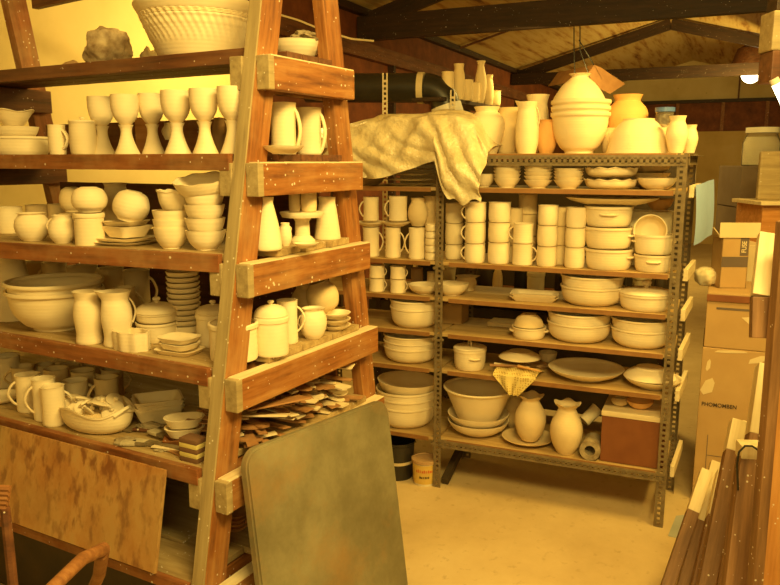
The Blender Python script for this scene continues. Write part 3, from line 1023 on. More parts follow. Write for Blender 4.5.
rect_dish('square_dish', 'deep square dish stacked on the square plates, third shelf', 'dish', loc + Vector((.0, 0, .0215)), .122, .12, .034, AZA - .1, rad=.3, flare=.7)
rect_dish('square_dish', 'upper square dish carrying the round tilted pot', 'dish', loc + Vector((.0, 0, .0565)), .112, .11, .014, AZA + .25, rad=.3, flare=.8)
q, r, h = shelf_item('A', 3, 127, 36, 193, d=.115)
pot('round_pot', 'round pot tipped over on top of the square dishes, third shelf', 'pot', Vector((loc.x + .008, loc.y, loc.z + .071)), r * .98, .092, 'sphere', inverted=True, tilt=(0, .22))
stack('A', 3, 'bowl', 171, 35, (229, 221, 212), '%s bowl of the left pile at right of third shelf', 'bowl', nested=True, near=True, pr='bowl', group='left bowl pile on the third shelf')
P_('A', 3, 'wavy_bowl', 173, 32, 190, 'small bowl with a bent uneven rim topping the left bowl pile on third shelf', 'bowl', d=.07, y0=213, pr='bowl_lip', scal=9)
stack('A', 3, 'bowl', 205.5, 40, (230, 218, 205, 193), '%s bowl of the right pile beside the upright, third shelf', 'bowl', d=.075, nested=True, pr='bowl', group='right bowl pile on the third shelf')
P_('A', 3, 'fluted_bowl', 205, 58, 178, 'wide fluted bowl lying tilted on top of the right bowl pile', 'bowl', d=.09, y0=198, pr='bowl', scal=9, tilt=(.20, -.08), t=.006)
# behind the upright
P_('A', 3, 'bottle_jug', 267, 27, 197, 'white cone-shaped jug with narrow neck just right of the near upright, third shelf', 'jug', d=.13, pr='pear', handle=(.45, .86, .022, .006), hd=180)
P_('A', 3, 'small_face_jug', 285, 13, 223, 'tiny knobbly jug next to the white cone-shaped jug', 'jug', d=.24, pr='round_jug', ears=1)
e_loc, r, h = shelf_item('A', 3, 302, 44, 212, d=.36)
e = empty('footed_stand', e_loc, 'footed cake stand with flat round top between the uprights, third shelf', 'stand')
link('top', MB().lathe([(0, h - .016), (r * .9, h - .016), (r, h - .004), (r, h), (0, h)], 40), 'clay', e, Matrix.Identity(4), local=True)
link('stem', MB().lathe([(0, 0), (.040, 0), (.040, .006), (.024, .02), (.022, h - .03), (.03, h - .0165), (0, h - .0165)], 28), 'clay', e, Matrix.Identity(4), local=True)
for k, (xx, dd, y, w_) in enumerate(((297, .33, 193, 12), (309, .36, 190, 16))):
    l2, r2, h2 = shelf_item('A', 3, xx, w_, y, d=dd, y0=213)
    pot('small_cup', ('narrow cup standing on the footed stand', 'wider orange-tinted cup standing on the footed stand')[k], 'cup', Vector((e_loc.x + (-.022, .022)[k], e_loc.y, e_loc.z + h + .001)), r2, h2, 'cup', mat='clay2')
P_('A', 3, 'cone_vase', 327, 26, 197, 'tapering cone vase beside the far upright, third shelf', 'vase', d=.48, pr='cone_vase')
P_('A', 3, 'small_dish', 306, 26, 243, 'little dish on the third shelf in front of the footed stand', 'dish', d=.22, pr='plate')
P_('A', 3, 'round_mug', 258, 20, 190, 'dark mug in the shade near the back of the third shelf', 'mug', d=.50, pr='cup', mat='brown_clay')

# --- fourth shelf
P_('A', 4, 'tall_vase', 9, 44, 254, 'tall flaring vase at the left end of the fourth shelf', 'vase', d=.16, pr='cone_vase')
stack('A', 4, 'large_bowl', 56, 92, (301, 292), '%s big mixing bowl of the pair on the fourth shelf', 'bowl', d=.13, nested=True, near=True, pr='bowl_lip', t=.006, group='big mixing bowls on the fourth shelf')
P_('A', 4, 'waisted_vase', 86.5, 29, 291, 'waisted cream beaker vase right of the big mixing bowls', 'vase', d=.035, pr='waist')
P_('A', 4, 'pitcher', 115, 31, 291, 'cream pitcher with handle on right between beaker vase and lidded jar', 'pitcher', d=.055, pr='waist', handle=(.35, .88, .020, .005), spout=True, hd=10)
loc, r, h = shelf_item('A', 4, 131, 42, 331, d=.04)
def octo(a, r_, z):
    return r_ * (1 + .06 * math.cos(8 * a)), z
o = link('lobed_box', MB().lathe([(0, 0), (r * .98, 0), (r, .003), (r, h - .008), (r, h), (r * .9, h), (r * .9, .006), (0, .006)], 64, 1, .62, octo), 'clay', None, Matrix.Translation(loc) @ Matrix.Rotation(AZA, 4, 'Z'))
tag(o, 'low lobed box in front of the pitcher on the fourth shelf', 'box')
P_('A', 4, 'bowl', 157, 42, 321, 'lower bowl under the knobbed lid, fourth shelf', 'bowl', d=.16, pr='straight')
P_('A', 4, 'lidded_jar', 157, 42, 312, 'cream bowl with a knobbed domed lid standing inside the lower bowl, fourth shelf', 'jar', d=.16, y0=321, pr='straight', lid=.030)
ys = [324 - 5.3 * i for i in range(11)]
stack('A', 4, 'saucer', 185, 33, ys, '%s saucer of the tall pile on the fourth shelf', 'saucer', d=.23, pr='dish', group='tall saucer pile on the fourth shelf')
loc, r, h = shelf_item('A', 4, 180, 48, 350, d=.075)
rect_dish('square_dish', 'bottom square dish of the three near the front of the fourth shelf', 'dish', loc, r * 1.9, .10, .014, AZA + .1, rad=.5)
rect_dish('square_dish', 'middle square dish of the three near the front of the fourth shelf', 'dish', loc + Vector((0, 0, .0150)), r * 1.6, .09, .018, AZA - .05, rad=.6)
rect_dish('square_dish', 'top square dish of the three near the front of the fourth shelf', 'dish', loc + Vector((0, 0, .034)), r * 1.62, .095, .016, AZA + .06, rad=.6)
P_('A', 4, 'sugar_pot', 213, 34, 313, 'small lidded pot left of the near upright, fourth shelf', 'pot', d=.21, pr='crock', lid=.026)
P_('A', 4, 'large_crock', 233, 48, 322, 'crock with rolled rim half hidden behind the near upright, fourth shelf', 'crock', d=.115, pr='crock')
P_('A', 4, 'lidded_crock', 271, 34, 316, 'straight crock with domed knobbed lid right of the near upright', 'crock', d=.21, pr='crock', lid=.034, t=.006)
P_('A', 4, 'tall_mug', 287, 21, 300, 'tall plain mug with big handle on its right, between the uprights, fourth shelf', 'mug', d=.33, pr='mug', handle=(.25, .86, .026, .005), hd=-5)
P_('A', 4, 'round_mug', 313, 27, 308, 'round-bellied mug tipped towards the plates, fourth shelf', 'mug', d=.42, pr='jar', handle=(.3, .8, .014, .004), hd=180)
stack('A', 4, 'plate', 335, 32, (324, 318, 312), '%s plate of the small stack by the far upright, fourth shelf', 'plate', d=.56, pr='plate', group='small plate stack on the fourth shelf')
P_('A', 4, 'round_pot', 327, 32, 281, 'round pot lying on the small plate stack by the far upright', 'pot', d=.56, y0=311, pr='sphere', mat='clay2', tilt=(.0, -.3))
P_('A', 4, 'bulbous_jug', 306, 30, 283, 'shadowed round jug at the back of the fourth shelf between the uprights', 'jug', d=.62, pr='round_jug', mat='clay2', handle=(.3, .85, .018, .005), hd=150)
for x, w, y, hd_, lb in ((33, 26, 262, 180, 'at far left with looped handle'), (54, 24, 262, 180, 'second from left with looped handle'), (82, 30, 266, 0, 'in the middle'), (110, 26, 268, 180, 'fourth from left'), (136, 26, 270, 0, 'at the right')):
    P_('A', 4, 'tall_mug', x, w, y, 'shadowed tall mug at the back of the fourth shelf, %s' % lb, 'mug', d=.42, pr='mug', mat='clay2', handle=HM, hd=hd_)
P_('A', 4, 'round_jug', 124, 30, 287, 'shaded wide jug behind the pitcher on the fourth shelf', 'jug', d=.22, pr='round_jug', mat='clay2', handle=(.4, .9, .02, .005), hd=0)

# --- fifth shelf
P_('A', 5, 'big_crock', 3, 30, 356, 'wide crock cut off by the left edge, fifth shelf', 'crock', d=.22, pr='straight')
P_('A', 5, 'bowl', 2, 40, 395, 'bowl cut off by the left edge in front of the wide crock, fifth shelf', 'bowl', d=.10, pr='bowl')
mug_rows = [(27, 24, 374, .085, 185, 'front mug with a large looped handle on its left'), (43, 23, 378, .055, 190, 'front mug right beside the big-handled one'),
            (52, 23, 386, .035, 0, 'shortest-looking front mug, closest to the shelf edge'), (75, 25, 380, .15, 0, 'front mug behind the wavy dish with handle right'),
            (22, 22, 366, .24, 180, 'second-row mug at the left'), (44, 20, 364, .34, 180, 'third-row mug at the left'), (56, 24, 368, .25, 180, 'second-row mug near the middle'),
            (83, 24, 370, .26, 0, 'second-row mug behind the wavy dish'), (106, 24, 377, .20, 200, 'second-row mug furthest right'), (70, 22, 364, .38, 0, 'third-row mug in the middle'),
            (92, 22, 364, .38, 0, 'third-row mug right of the middle'), (112, 22, 368, .34, 0, 'third-row mug furthest right'), (60, 20, 362, .50, 0, 'backmost mug at the left'), (84, 20, 362, .52, 0, 'backmost mug at the right')]
for x, w, y, d, hd_, lb in mug_rows:
    P_('A', 5, 'tall_mug', x, w, y, '%s, fifth shelf' % lb, 'mug', d=d, pr='mug', handle=HM, hd=hd_, group='tall mugs on the fifth shelf', mat='clay' if d < .18 else 'clay2')  # rear mugs take the darker clay in place of shade
# big wavy dish full of small lids
loc, r, h = shelf_item('A', 5, 96, 88, 405, d=.082)
def wavy(a, r_, z, H=h):
    k = max(0, z / H - .5) * 2
    return r_ * (1 + .03 * k * math.cos(3 * a + .5)), z + .010 * k * math.cos(4 * a + .6)
wb = empty('wavy_dish', loc, 'large oval wavy-rimmed dish heaped with small lids at the edge of the fifth shelf', 'dish', None, (0, 0, AZA))
link('body', MB().lathe(hollow('basin', r, h, .006), 56, 1, .62, wavy), 'clay', wb, Matrix.Identity(4), local=True)
link('handle', MB().tube([(-r * .86, -r * .28 + .0, h * .9), (-r * .93, -r * .12, h * 1.12), (-r * 1.0, 0, h * 1.18), (-r * .98, r * .12, h * 1.1), (-r * .88, r * .26, h * .9)], .006, 8), 'clay', wb, Matrix.Identity(4), local=True)
wr, wh = r, h
lidspecs = [(-.62, -.1, .4, .030, .5, 'leaning at the left end'), (-.35, -.15, -.5, .026, .9, 'standing on edge near the left'), (-.05, .1, .1, .036, .25, 'lying flat in the middle'), (.28, -.1, -.3, .034, .2, 'lying in front right of middle'),
            (.10, .25, .5, .030, .7, 'propped at the back middle'), (.52, .1, .6, .036, .5, 'tilted at the right end'), (-.15, .3, .2, .026, .4, 'at the back left'), (.35, .3, -.6, .028, .7, 'at the back right'),
            (-.45, .25, 1.0, .024, .3, 'behind the left one'), (.0, -.28, -.9, .024, .3, 'nearest the front rim')]
for i, (u, v, tl, lr, t2, lb) in enumerate(lidspecs):
    p = WM[wb.name] @ Vector((-u * wr * .9, -v * wr * .8, wh * .62 + .012 * (i % 4)))
    e = empty('small_lid', p, 'small knobbed lid %s of the heaped wavy dish' % lb, 'lid', 'small lids heaped in the wavy dish', (t2, tl, i * 1.1))
    link('disc', MB().lathe([(0, 0), (lr * .8, 0), (lr, .004), (lr * .7, .010), (0, .013)], 28), 'clay', e, Matrix.Identity(4), local=True)
    link('knob', MB().lathe([(0, .012), (.005, .012), (.008, .020), (.005, .024), (0, .024)], 14), 'clay', e, Matrix.Identity(4), local=True)
loc, r, h = shelf_item('A', 5, 100, 40, 405, d=.10, y0=418)
rock('clay_scraps', 'heap of clay trimmings filling the wavy dish under the small lids', 'clay scraps', Vector((WM[wb.name].translation.x, WM[wb.name].translation.y, loc.z * 0 + LEVA[5] + .010)), wr * .62, wr * .36, wh * .34, 'clay2', 9, .2, rz=AZA)
for i in range(5):
    a = -.7 + i * .32
    p = WM[wb.name] @ Vector((-a * wr * .75, -.28 * wr * (-1) ** i * .3, wh * .80 + .014))
    hnd = MB().tube([(-.022, 0, 0), (-.026, 0, .014), (-.012, 0, .026), (.008, 0, .022), (.022, 0, .006)], .0045, 8)
    tag(link('loose_handle', hnd, 'clay', None, Matrix.Translation(p) @ Matrix.Rotation(i * 1.3, 4, 'Z') @ Matrix.Rotation(.9, 4, 'X')),
        ('loose curled handle in the wavy dish, far left', 'loose curled handle in the wavy dish, left of middle', 'loose curled handle in the middle of the wavy dish', 'loose curled handle in the wavy dish, right of middle', 'loose curled handle at the right of the wavy dish')[i], 'handle', 'loose handles in the wavy dish')
# loaf dishes
loc, r, h = shelf_item('A', 5, 158, 54, 404, d=.22)
for i in range(5):
    rect_dish('loaf_dish', ('bottom', 'second from bottom', 'middle', 'second from top', 'top')[i] + ' loaf dish of the crooked stack right of the heaped wavy dish', 'dish',
              loc + Vector((0, 0, .009 * i)), r * 1.75, .12, h * (1 if i == 0 else .8), AZA + (.9, .98, .85, 1.0, .9)[i], flare=.72, group='crooked stack of loaf dishes', rad=.25, tilt=(.0, 0))
loc, r, h = shelf_item('A', 5, 184, 42, 414, d=.12)
rect_dish('oval_dish', 'long rounded dish lying upside on cartons left of the near upright, fifth shelf', 'dish', loc + Vector((0, 0, .052)), r * 1.9, .085, .028, AZA + .7, rad=.95, flare=.75)
rect_dish('oval_dish', 'lower of the two long rounded dishes left of the near upright', 'dish', loc + Vector((0, 0, .022)), r * 1.9, .085, .028, AZA + .7, rad=.95, flare=.75)
rect_dish('flat_tray', 'flat tray under the two long rounded dishes', 'tray', loc, r * 1.9, .09, .020, AZA + .6, 'shelf', rad=.1)
# layered foam block
loc, r, h = shelf_item('A', 5, 193, 24, 437, d=.032)
for i in range(5):
    hh = h / 5
    tag(link('foam_sheet', MB().box((0, 0, hh / 2), (r * 1.9, .045, hh - .0008), b=.001), ('brown_foam', 'yellow_foam')[i % 2], None,
             Matrix.Translation(loc + Vector((0, 0, hh * i))) @ Matrix.Rotation(AZA, 4, 'Z')),
        ('bottom brown', 'lower yellow', 'middle brown', 'upper yellow', 'top brown')[i] + ' layer of the striped block by the near upright on the fifth shelf', 'foam sheet')
# paint brushes and rags
for i, (x, y, dd, a) in enumerate(((150, 448, .05, .2), (162, 441, .10, -.15), (140, 452, .035, .45), (128, 444, .10, .3), (172, 447, .115, -.05))):
    q = spot('A', 5, x, dd, y)
    p = Vector((q.x, q.y, LEVA[5] + .008 + .009 * (i == 1)))
    e = empty('paint_brush', p, ('flat paint brush lying nearest the edge in the middle of the fifth shelf brushes', 'paint brush with pale bristles beside the loaf dishes', 'worn brush pointing to the heaped wavy dish', 'stubby brush tucked beside the wavy dish', 'brush next to the striped block')[i], 'brush', 'paint brushes on the fifth shelf', (0, 0, AZA + a))
    link('handle', MB().tube([(-.09, 0, 0), (-.05, 0, 0), (-.02, 0, 0)], [.004, .006, .005], 8), 'wood_dark' if i % 2 else 'metal', e, Matrix.Identity(4), local=True)
    link('ferrule', MB().box((-.005, 0, 0), (.032, .026, .009), b=.001), 'metal', e, Matrix.Identity(4), local=True, smooth=False)
    link('bristles', MB().box((.032, 0, 0), (.045, .03, .010), b=.003), 'bristle', e, Matrix.Identity(4), local=True)
for i, (x, y, dd, sx_, sz) in enumerate(((126, 456, .03, .030, .014), (150, 432, .15, .040, .02), (166, 452, .055, .030, .008))):
    q = spot('A', 5, x, dd, y)
    rock('crumpled_rag', ('crumpled grey rag at the shelf edge right of the wavy dish', 'grey rag bunched up behind the paint brushes', 'flat grey rag under the brush tips')[i], 'rag', Vector((q.x, q.y, LEVA[5])), sx_, .03, sz * .5, 'grey_rag', 4 + i, .45, rz=AZA)
q = spot('A', 5, 172, .045, 455)
for i in range(3):
    l2 = Vector((q.x - .01 * i, q.y + .01 * i, LEVA[5] + .0035 + .0045 * i))
    tag(link('flat_stick', MB().box((0, 0, 0), (.11, .018, .004), b=.001), ('slat_a', 'slat_b', 'metal')[i], None, Matrix.Translation(l2) @ Matrix.Rotation(AZA + (-.2, .25, .05)[i], 4, 'Z'), smooth=False),
        ('brown', 'pale', 'grey')[i] + ' flat slat lying among the brushes in front of the striped block', 'slat')

# heap of slats and shards between the uprights on the fifth shelf
rng = random.Random(5)
zs = LEVA[5]
a0, b0 = aA(zs) + .12, bA(zs) - .09
for i in range(130):
    u = rng.random(); lay = i // 15
    d_ = a0 + .03 + (b0 - a0 - .08) * rng.random()
    s_ = -.06 + .27 * rng.random()
    z_ = zs + .008 + lay * .0145 * (.55 + .6 * (d_ - a0) / (b0 - a0)) + rng.random() * .004 + .0
    Lg = rng.uniform(.09, .20) * (1 - .02 * lay); wd = rng.uniform(.018, .048); th = rng.uniform(.003, .006)
    s_ = max(s_, Lg * .30 - .05)
    kind = rng.random()
    rot = Matrix.Rotation(AZA + rng.uniform(-.9, .9), 4, 'Z') @ Matrix.Rotation(rng.uniform(-.10, .10), 4, 'Y') @ Matrix.Rotation(rng.uniform(-.22, .22), 4, 'X')
    Mw = Matrix.Translation(PA(s_, d_, z_)) @ rot
    if i % 3 == 0:
        mb = MB(); n = 14
        poly = [(Lg / 2 * math.cos(2 * PI * k / n) * (1 + .25 * math.cos(2 * PI * k / n)), wd * .75 * math.sin(2 * PI * k / n)) for k in range(n)]
        mb.prism(poly, 0, th)
    elif i % 3 == 1:
        mb = MB().prism([(-Lg / 2, -wd / 2), (Lg / 2, -wd / 3), (Lg / 2 * 1.05, wd / 4), (Lg * .1, wd / 2), (-Lg / 2, wd / 2)], 0, th)
    else:
        mb = MB().box((0, 0, th / 2), (Lg, wd, th), b=.001)
    pale = rng.random() < (.42 if d_ > a0 + .3 else .30)
    if lay < 2: tone = 'at the bottom of the heap'
    o = link('template_slat', mb, 'slat_b' if pale else 'slat_a', None, Mw, smooth=False)
    tag(o, ('pale' if pale else 'brown') + ' flat scrap in the jumbled heap between the uprights on the fifth shelf', 'slat', ('pale' if pale else 'brown') + ' scraps in the jumbled heap')
# larger flat templates at the near end of the heap
for i, (x, y, w_, dd, zz, mt, lb) in enumerate(((262, 437, .16, .22, .04, 'slat_b', 'large pale folded card'), (240, 420, .20, .20, .085, 'ply', 'dark brown board'), (276, 425, .20, .26, .07, 'slat_a', 'long brown board'))):
    q = spot('A', 5, x, dd, y)
    tag(link('flat_template', MB().box((0, 0, 0), (w_, .08, .005), b=.001), mt, None, Matrix.Translation((q.x, q.y, zs + zz + .05)) @ Matrix.Rotation(AZA + (.5, 1.2, 1.1)[i], 4, 'Z') @ Matrix.Rotation((.25, -.2, .15)[i], 4, 'X'), smooth=False),
        lb + ' sticking out of the jumbled heap beside the near upright', 'board')

# --- lowest shelf: grey board inside, stacked orange dishes
z6 = LEVA[6]
for i in range(4):
    q = spot('A', 6, 226, .30, 545)
    rect_dish('orange_dish', ('bottom', 'second from bottom', 'second from top', 'top')[i] + ' orange dish of the stack in the lowest shelf behind the near upright', 'dish',
              Vector((q.x + .02, q.y, z6 + .001 + .0135 * i)), .16, .13, .022, AZA + .1, 'terra', group='orange dishes in the lowest shelf', rad=.6, flare=.7)
o = link('grey_board', MB().box((0, 0, 0), (.45, .38, .012), b=.002), 'wood_grey', None, Matrix.Translation(PA(.40, .22, z6 + .007)) @ Matrix.Rotation(AZA, 4, 'Z'), smooth=False)
tag(o, 'grey board lying on the lowest shelf right of the plywood sheet', 'board')

# ================================================================ GREY SLAB leaning on the rack end
TLc = aty(241, 452, 1.93); TRc = aty(384, 398, 2.50)
top_dir = (TRc - TLc); print('slab', TLc, TRc, top_dir.length)
Ltop = top_dir.length; xh = top_dir.normalized()
out = Vector((.875, -.484, 0))
dn = (-UP * 1.0 + out * .17); dn = (dn - xh * dn.dot(xh)).normalized()
Hs = max(TLc.z, TRc.z) + .0
Hs = min(TLc.z, TRc.z) / abs(dn.z) - .01
mats = frame_mat(TLc, TRc, -dn)
R_ = .055; th = .030
poly = []
for q, (cx, cz, a0_) in enumerate(((Ltop - R_, -R_, 0), (R_, -R_, PI / 2), (R_, -Hs + R_, PI), (Ltop - R_, -Hs + R_, 1.5 * PI))):
    for i in range(8):
        a = a0_ + i / 7 * PI / 2; poly.append((cx + R_ * math.cos(a), cz + R_ * math.sin(a)))
bm = bmesh.new(); vs = [bm.verts.new((x, -th / 2, z)) for x, z in poly]; f = bm.faces.new(vs)
ex = bmesh.ops.extrude_face_region(bm, geom=[f]); bmesh.ops.translate(bm, verts=[v for v in ex['geom'] if isinstance(v, bmesh.types.BMVert)], vec=(0, th, 0))
bmesh.ops.recalc_face_normals(bm, faces=bm.faces[:])
bmesh.ops.bevel(bm, geom=[e for e in bm.edges if abs(e.calc_face_angle(0)) > 1.2], offset=.006, segments=2, affect='EDGES')
mb = MB(); bm.verts.index_update(); mb.add([tuple(v.co) for v in bm.verts], [tuple(v.index for v in f.verts) for f in bm.faces]); bm.free()
slab = link('table_top', mb, 'slab', None, mats); tag(slab, 'large grey-green board with rounded corners leaning against the end of the wooden rack', 'board')

# ================================================================ POTS ON THE METAL RACK
MH = (.16, .84, .024, .0062)
# top
P_('B', 0, 'shoulder_jar', 487, 36, 107, 'big cream jar with short collar on the shelving top, next to the plastic sheet', 'jar', d=.16, pr='shoulder')
P_('B', 0, 'cylinder_jar', 511, 26, 108, 'plain tan cylinder jar between collar jar and handled jug on top of the shelving', 'jar', d=.25, pr='cup', mat='clay2')
P_('B', 0, 'slim_jug', 528, 23, 102, 'slim cream jug with handle on right on top of the shelving', 'jug', d=.09, pr='slim_jug', handle=(.55, .92, .012, .0045), spout=True, hd=0)
P_('B', 0, 'flared_vase', 538, 24, 95, 'flared vase standing behind the slim jug on the shelving top', 'vase', d=.25, pr='waist')
P_('B', 0, 'brown_jar', 547, 22, 120, 'tan jar tucked between the slim jug and the stacked basins', 'jar', d=.17, pr='jar', mat='terra')
stack('B', 0, 'basin', 580.5, 58, (113, 107, 101), '%s basin of the stack on the shelving top under the bottle-necked pot', 'basin', d=.165, nested=True, pr='bowl_lip', t=.006, group='basins stacked on the shelving top')
P_('B', 0, 'bottle_pot', 580, 50, 74, 'squat bottle-necked pot crowning the stack of basins', 'pot', d=.165, y0=101, pr='neck_vase', t=.005)
P_('B', 0, 'orange_jar', 628, 40, 95, 'orange globular jar with a wide collar on top of the shelving', 'jar', d=.29, pr='shoulder', mat='terra')
P_('B', 0, 'upturned_bowl', 639, 60, 119, 'large pale bowl turned upside down on the shelving top, in front of the orange jar', 'bowl', d=.135, pr='bowl', inverted=True)
P_('B', 0, 'slim_vase', 610, 14, 128, 'thin tan vase squeezed between the basins and the upturned bowl', 'vase', d=.22, pr='slim_jug', mat='clay2')
P_('B', 0, 'cream_vase', 678, 21, 116, 'cream vase with rolled lip at the right corner of the shelving top', 'vase', d=.06, pr='ewer')
P_('B', 0, 'cream_vase', 691, 15, 125, 'smaller cream vase on the far right of the shelving top', 'vase', d=.18, pr='ewer')
loc, r, h = shelf_item('B', 0, 665, 20, 112, d=.24)
e = empty('lidded_glass_jar', loc, 'glass jar with a blue screw lid behind the upturned bowl', 'jar')
link('glass', MB().lathe([(0, 0), (r, 0), (r, h * .8), (r * .85, h * .9), (r * .85, h), (r * .8, h), (r * .8, h * .9), (r - .003, h * .78), (r - .003, .003), (0, .003)], 32), 'glass', e, Matrix.Identity(4), local=True)
link('lid', MB().lathe([(0, h), (r * .95, h), (r * .95, h + .018), (0, h + .018)], 32), 'blue', e, Matrix.Identity(4), local=True)
link('contents', MB().lathe([(0, .004), (r - .005, .004), (r - .005, h * .7), (0, h * .68)], 24), 'brown_clay', e, Matrix.Identity(4), local=True)
link('label', MB().lathe([(r + .0004, h * .3), (r + .001, h * .3), (r + .001, h * .62), (r + .0004, h * .62)], 40), 'paper', e, Matrix.Identity(4), local=True)

# level 1
nm_ = ('leftmost', 'middle', 'rightmost')
for k, (x, w, ys) in enumerate(((507, 27, (178, 174.5, 171, 168, 165.5, 163)), (538, 28, (180, 176, 172.5, 169.5, 167, 164.5)), (568.5, 29, (180, 177, 174, 171.5, 169)))):
    stack('B', 1, 'saucer', x, w, ys, '%s saucer of the ' + nm_[k] + ' saucer pile, top inner shelf of the shelving', 'saucer', d=.07, nested=True, pr='saucer', t=.003, group=nm_[k] + ' saucer pile')
stack('B', 1, 'scalloped_dish', 611, 52, (180, 168), '%s scalloped dish with wavy rim, first shelf of the metal shelving', 'dish', d=.11, nested=True, near=True, pr='basin', scal=11, t=.005, group='scalloped dishes')
P_('B', 1, 'bowl', 657, 38, 178, 'shallow cream bowl at the right front of the first shelf of metal shelving', 'bowl', d=.08, pr='bowl')
stack('B', 1, 'tan_bowl', 650, 38, (180, 173, 166), '%s tan bowl of the shaded stack behind the shallow cream bowl', 'bowl', d=.25, nested=True, pr='bowl', mat='clay2', group='shaded tan bowls')
loc, r, h = shelf_item('B', 1, 638, 14, 164, d=.26)
P_('B', 1, 'round_bowl', 484, 22, 174, 'cream bowl peeking out right of the plastic sheet on first shelf', 'bowl', d=.10, pr='bowl')
P_('B', 1, 'red_tray', 655, 46, 163, 'thin red tray resting on the shaded tan bowls', 'tray', d=.25, y0=165.3, pr='plate', mat='red')
# level 2
def cups(x, w, ys, d, lb, hd=None, n='cup', **kw):
    hk = dict(handle=MH, hd=hd) if hd is not None else {}
    stack('B', 2, n, x, w, ys, '%s cup of the ' + lb, 'cup', d=d, group='cups of the ' + lb, **hk, **kw)


cups(454, 18, (244, 223, 203), .13, 'cup column right beside the middle post', pr='cup')
cups(475, 21, (243, 222, 202), .045, 'column of mugs with handles at left, right of middle post', hd=192, n='stacked_mug', pr='cup')
cups(499, 22, (242, 222, 202), .055, 'three-cup column left of the two-mug column', pr='cup')
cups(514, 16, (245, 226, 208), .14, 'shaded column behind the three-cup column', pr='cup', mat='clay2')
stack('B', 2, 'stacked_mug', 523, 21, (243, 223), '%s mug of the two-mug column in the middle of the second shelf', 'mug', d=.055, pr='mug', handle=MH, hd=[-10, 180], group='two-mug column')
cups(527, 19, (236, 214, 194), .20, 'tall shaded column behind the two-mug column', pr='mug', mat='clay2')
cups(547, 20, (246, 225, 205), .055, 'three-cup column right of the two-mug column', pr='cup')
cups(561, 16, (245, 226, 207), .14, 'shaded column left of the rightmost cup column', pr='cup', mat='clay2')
cups(575, 20, (247, 227.5, 207), .055, 'rightmost cup column beside the stacked casseroles', pr='cup')
for i, (y1, y0) in enumerate(((248, None), (226.5, 247.6), (206, 226))):
    P_('B', 2, 'casserole', 609, 47, y1, ('bottom', 'middle', 'top')[i] + ' open casserole of the three stacked on the second shelf of the metal shelving', 'casserole', d=.095, y0=y0, pr='straight', lugs=.012, hd=(160, 165, 270)[i], group='three stacked casseroles')
P_('B', 2, 'large_platter', 612, 90, 197, 'broad flat platter lying on the three stacked casseroles', 'platter', d=.145, y0=205.5, pr='plate', mat='clay')
for i, (y1, y0) in enumerate(((254, None), (234, 253.6))):
    P_('B', 2, 'small_casserole', 654, 38, y1, ('lower', 'upper')[i] + ' small casserole at the right end of the second shelf', 'casserole', d=.085, y0=y0, pr='straight', lugs=.010, hd=(270, 180)[i], group='small casseroles')
q, r, h = shelf_item('B', 2, 655, 38, 214, d=.085, y0=233.5)
pot('upright_bowl', 'bowl standing on its rim with dark mouth facing out, on the small casseroles', 'bowl', q + Vector((0, .045, .004)), r * .84, r * .8, 'bowl', tilt=(PI / 2 - .15, 0), rz=view_az(q) - PI / 2, mat='clay')
P_('B', 2, 'tan_bowl', 660, 26, 199, 'orange-tan bowl at the back right of the second shelf', 'bowl', d=.30, y0=210, pr='bowl', mat='terra')
loc, r, h = shelf_item('B', 2, 652, 44, 211, d=.30)
tag(link('paper_pile', MB().box((0, 0, h / 2), (r * 1.8, .14, h), b=.002), 'paper', None, Matrix.Translation(loc) @ Matrix.Rotation(AZB, 4, 'Z'), smooth=False), 'pale carton at the back right of the second shelf under the orange-tan bowl', 'carton')
# level 3
loc, r, h = shelf_item('B', 3, 535, 50, 292, d=.12)
rect_dish('baking_dish', 'lower of two rectangular baking dishes on the third shelf', 'dish', loc, r * 1.9, .14, .022, AZB + .12, rad=.2)
rect_dish('baking_dish', 'upper of two rectangular baking dishes on the third shelf', 'dish', loc + Vector((0, 0, .014)), r * 1.9, .14, .022, AZB + .12, rad=.2)
stack('B', 3, 'deep_basin', 592, 62, (290, 279), '%s deep basin of the pair on the third shelf of the metal shelving', 'basin', d=.145, nested=True, near=True, pr='basin', t=.005, group='deep basins on the third shelf')
P_('B', 3, 'lidded_casserole', 646, 52, 293, 'wide lidded casserole at the right end of the third shelf', 'casserole', d=.115, pr='straight', lid=.024, lugs=.010, hd=-15)
P_('B', 3, 'shallow_bowl', 452, 34, 283, 'shallow bowl just right of the middle post on the third shelf', 'bowl', d=.10, pr='bowl')
P_('B', 3, 'spouted_bowl', 466, 22, 276, 'small tan spouted bowl standing behind the shallow bowl, third shelf', 'bowl', d=.26, pr='waist', mat='clay2', spout=True, hd=180)
# level 4
P_('B', 4, 'small_casserole', 529, 34, 326, 'small lug-handled casserole left of the basins on the fourth shelf', 'casserole', d=.085, pr='straight', lugs=.012, hd=0)
P_('B', 4, 'upturned_bowl', 529, 30, 314, 'tan bowl upside down on the small lug-handled casserole', 'bowl', d=.085, y0=325.5, pr='bowl', inverted=True, mat='clay2')
stack('B', 4, 'basin', 579, 63, (327, 317), '%s basin of the left pair on the fourth shelf of metal shelving', 'basin', d=.145, nested=True, near=True, pr='basin', group='left basin pair on the fourth shelf')
stack('B', 4, 'basin', 641, 59, (333, 323), '%s basin of the right pair beside the front post, fourth shelf', 'basin', d=.14, nested=True, near=True, pr='basin', group='right basin pair on the fourth shelf')
loc, r, h = shelf_item('B', 4, 545, 26, 303, d=.3)
loc, r, h = shelf_item('B', 4, 506, 50, 321, d=.30)
tag(link('low_carton', MB().box((0, 0, h / 2), (.16, .12, h), b=.002), 'cardboard_l', None, Matrix.Translation(loc) @ Matrix.Rotation(AZB, 4, 'Z'), smooth=False), 'pale low carton at the back middle of the fourth shelf', 'carton')
loc, r, h = shelf_item('B', 4, 456, 22, 302, d=.28)
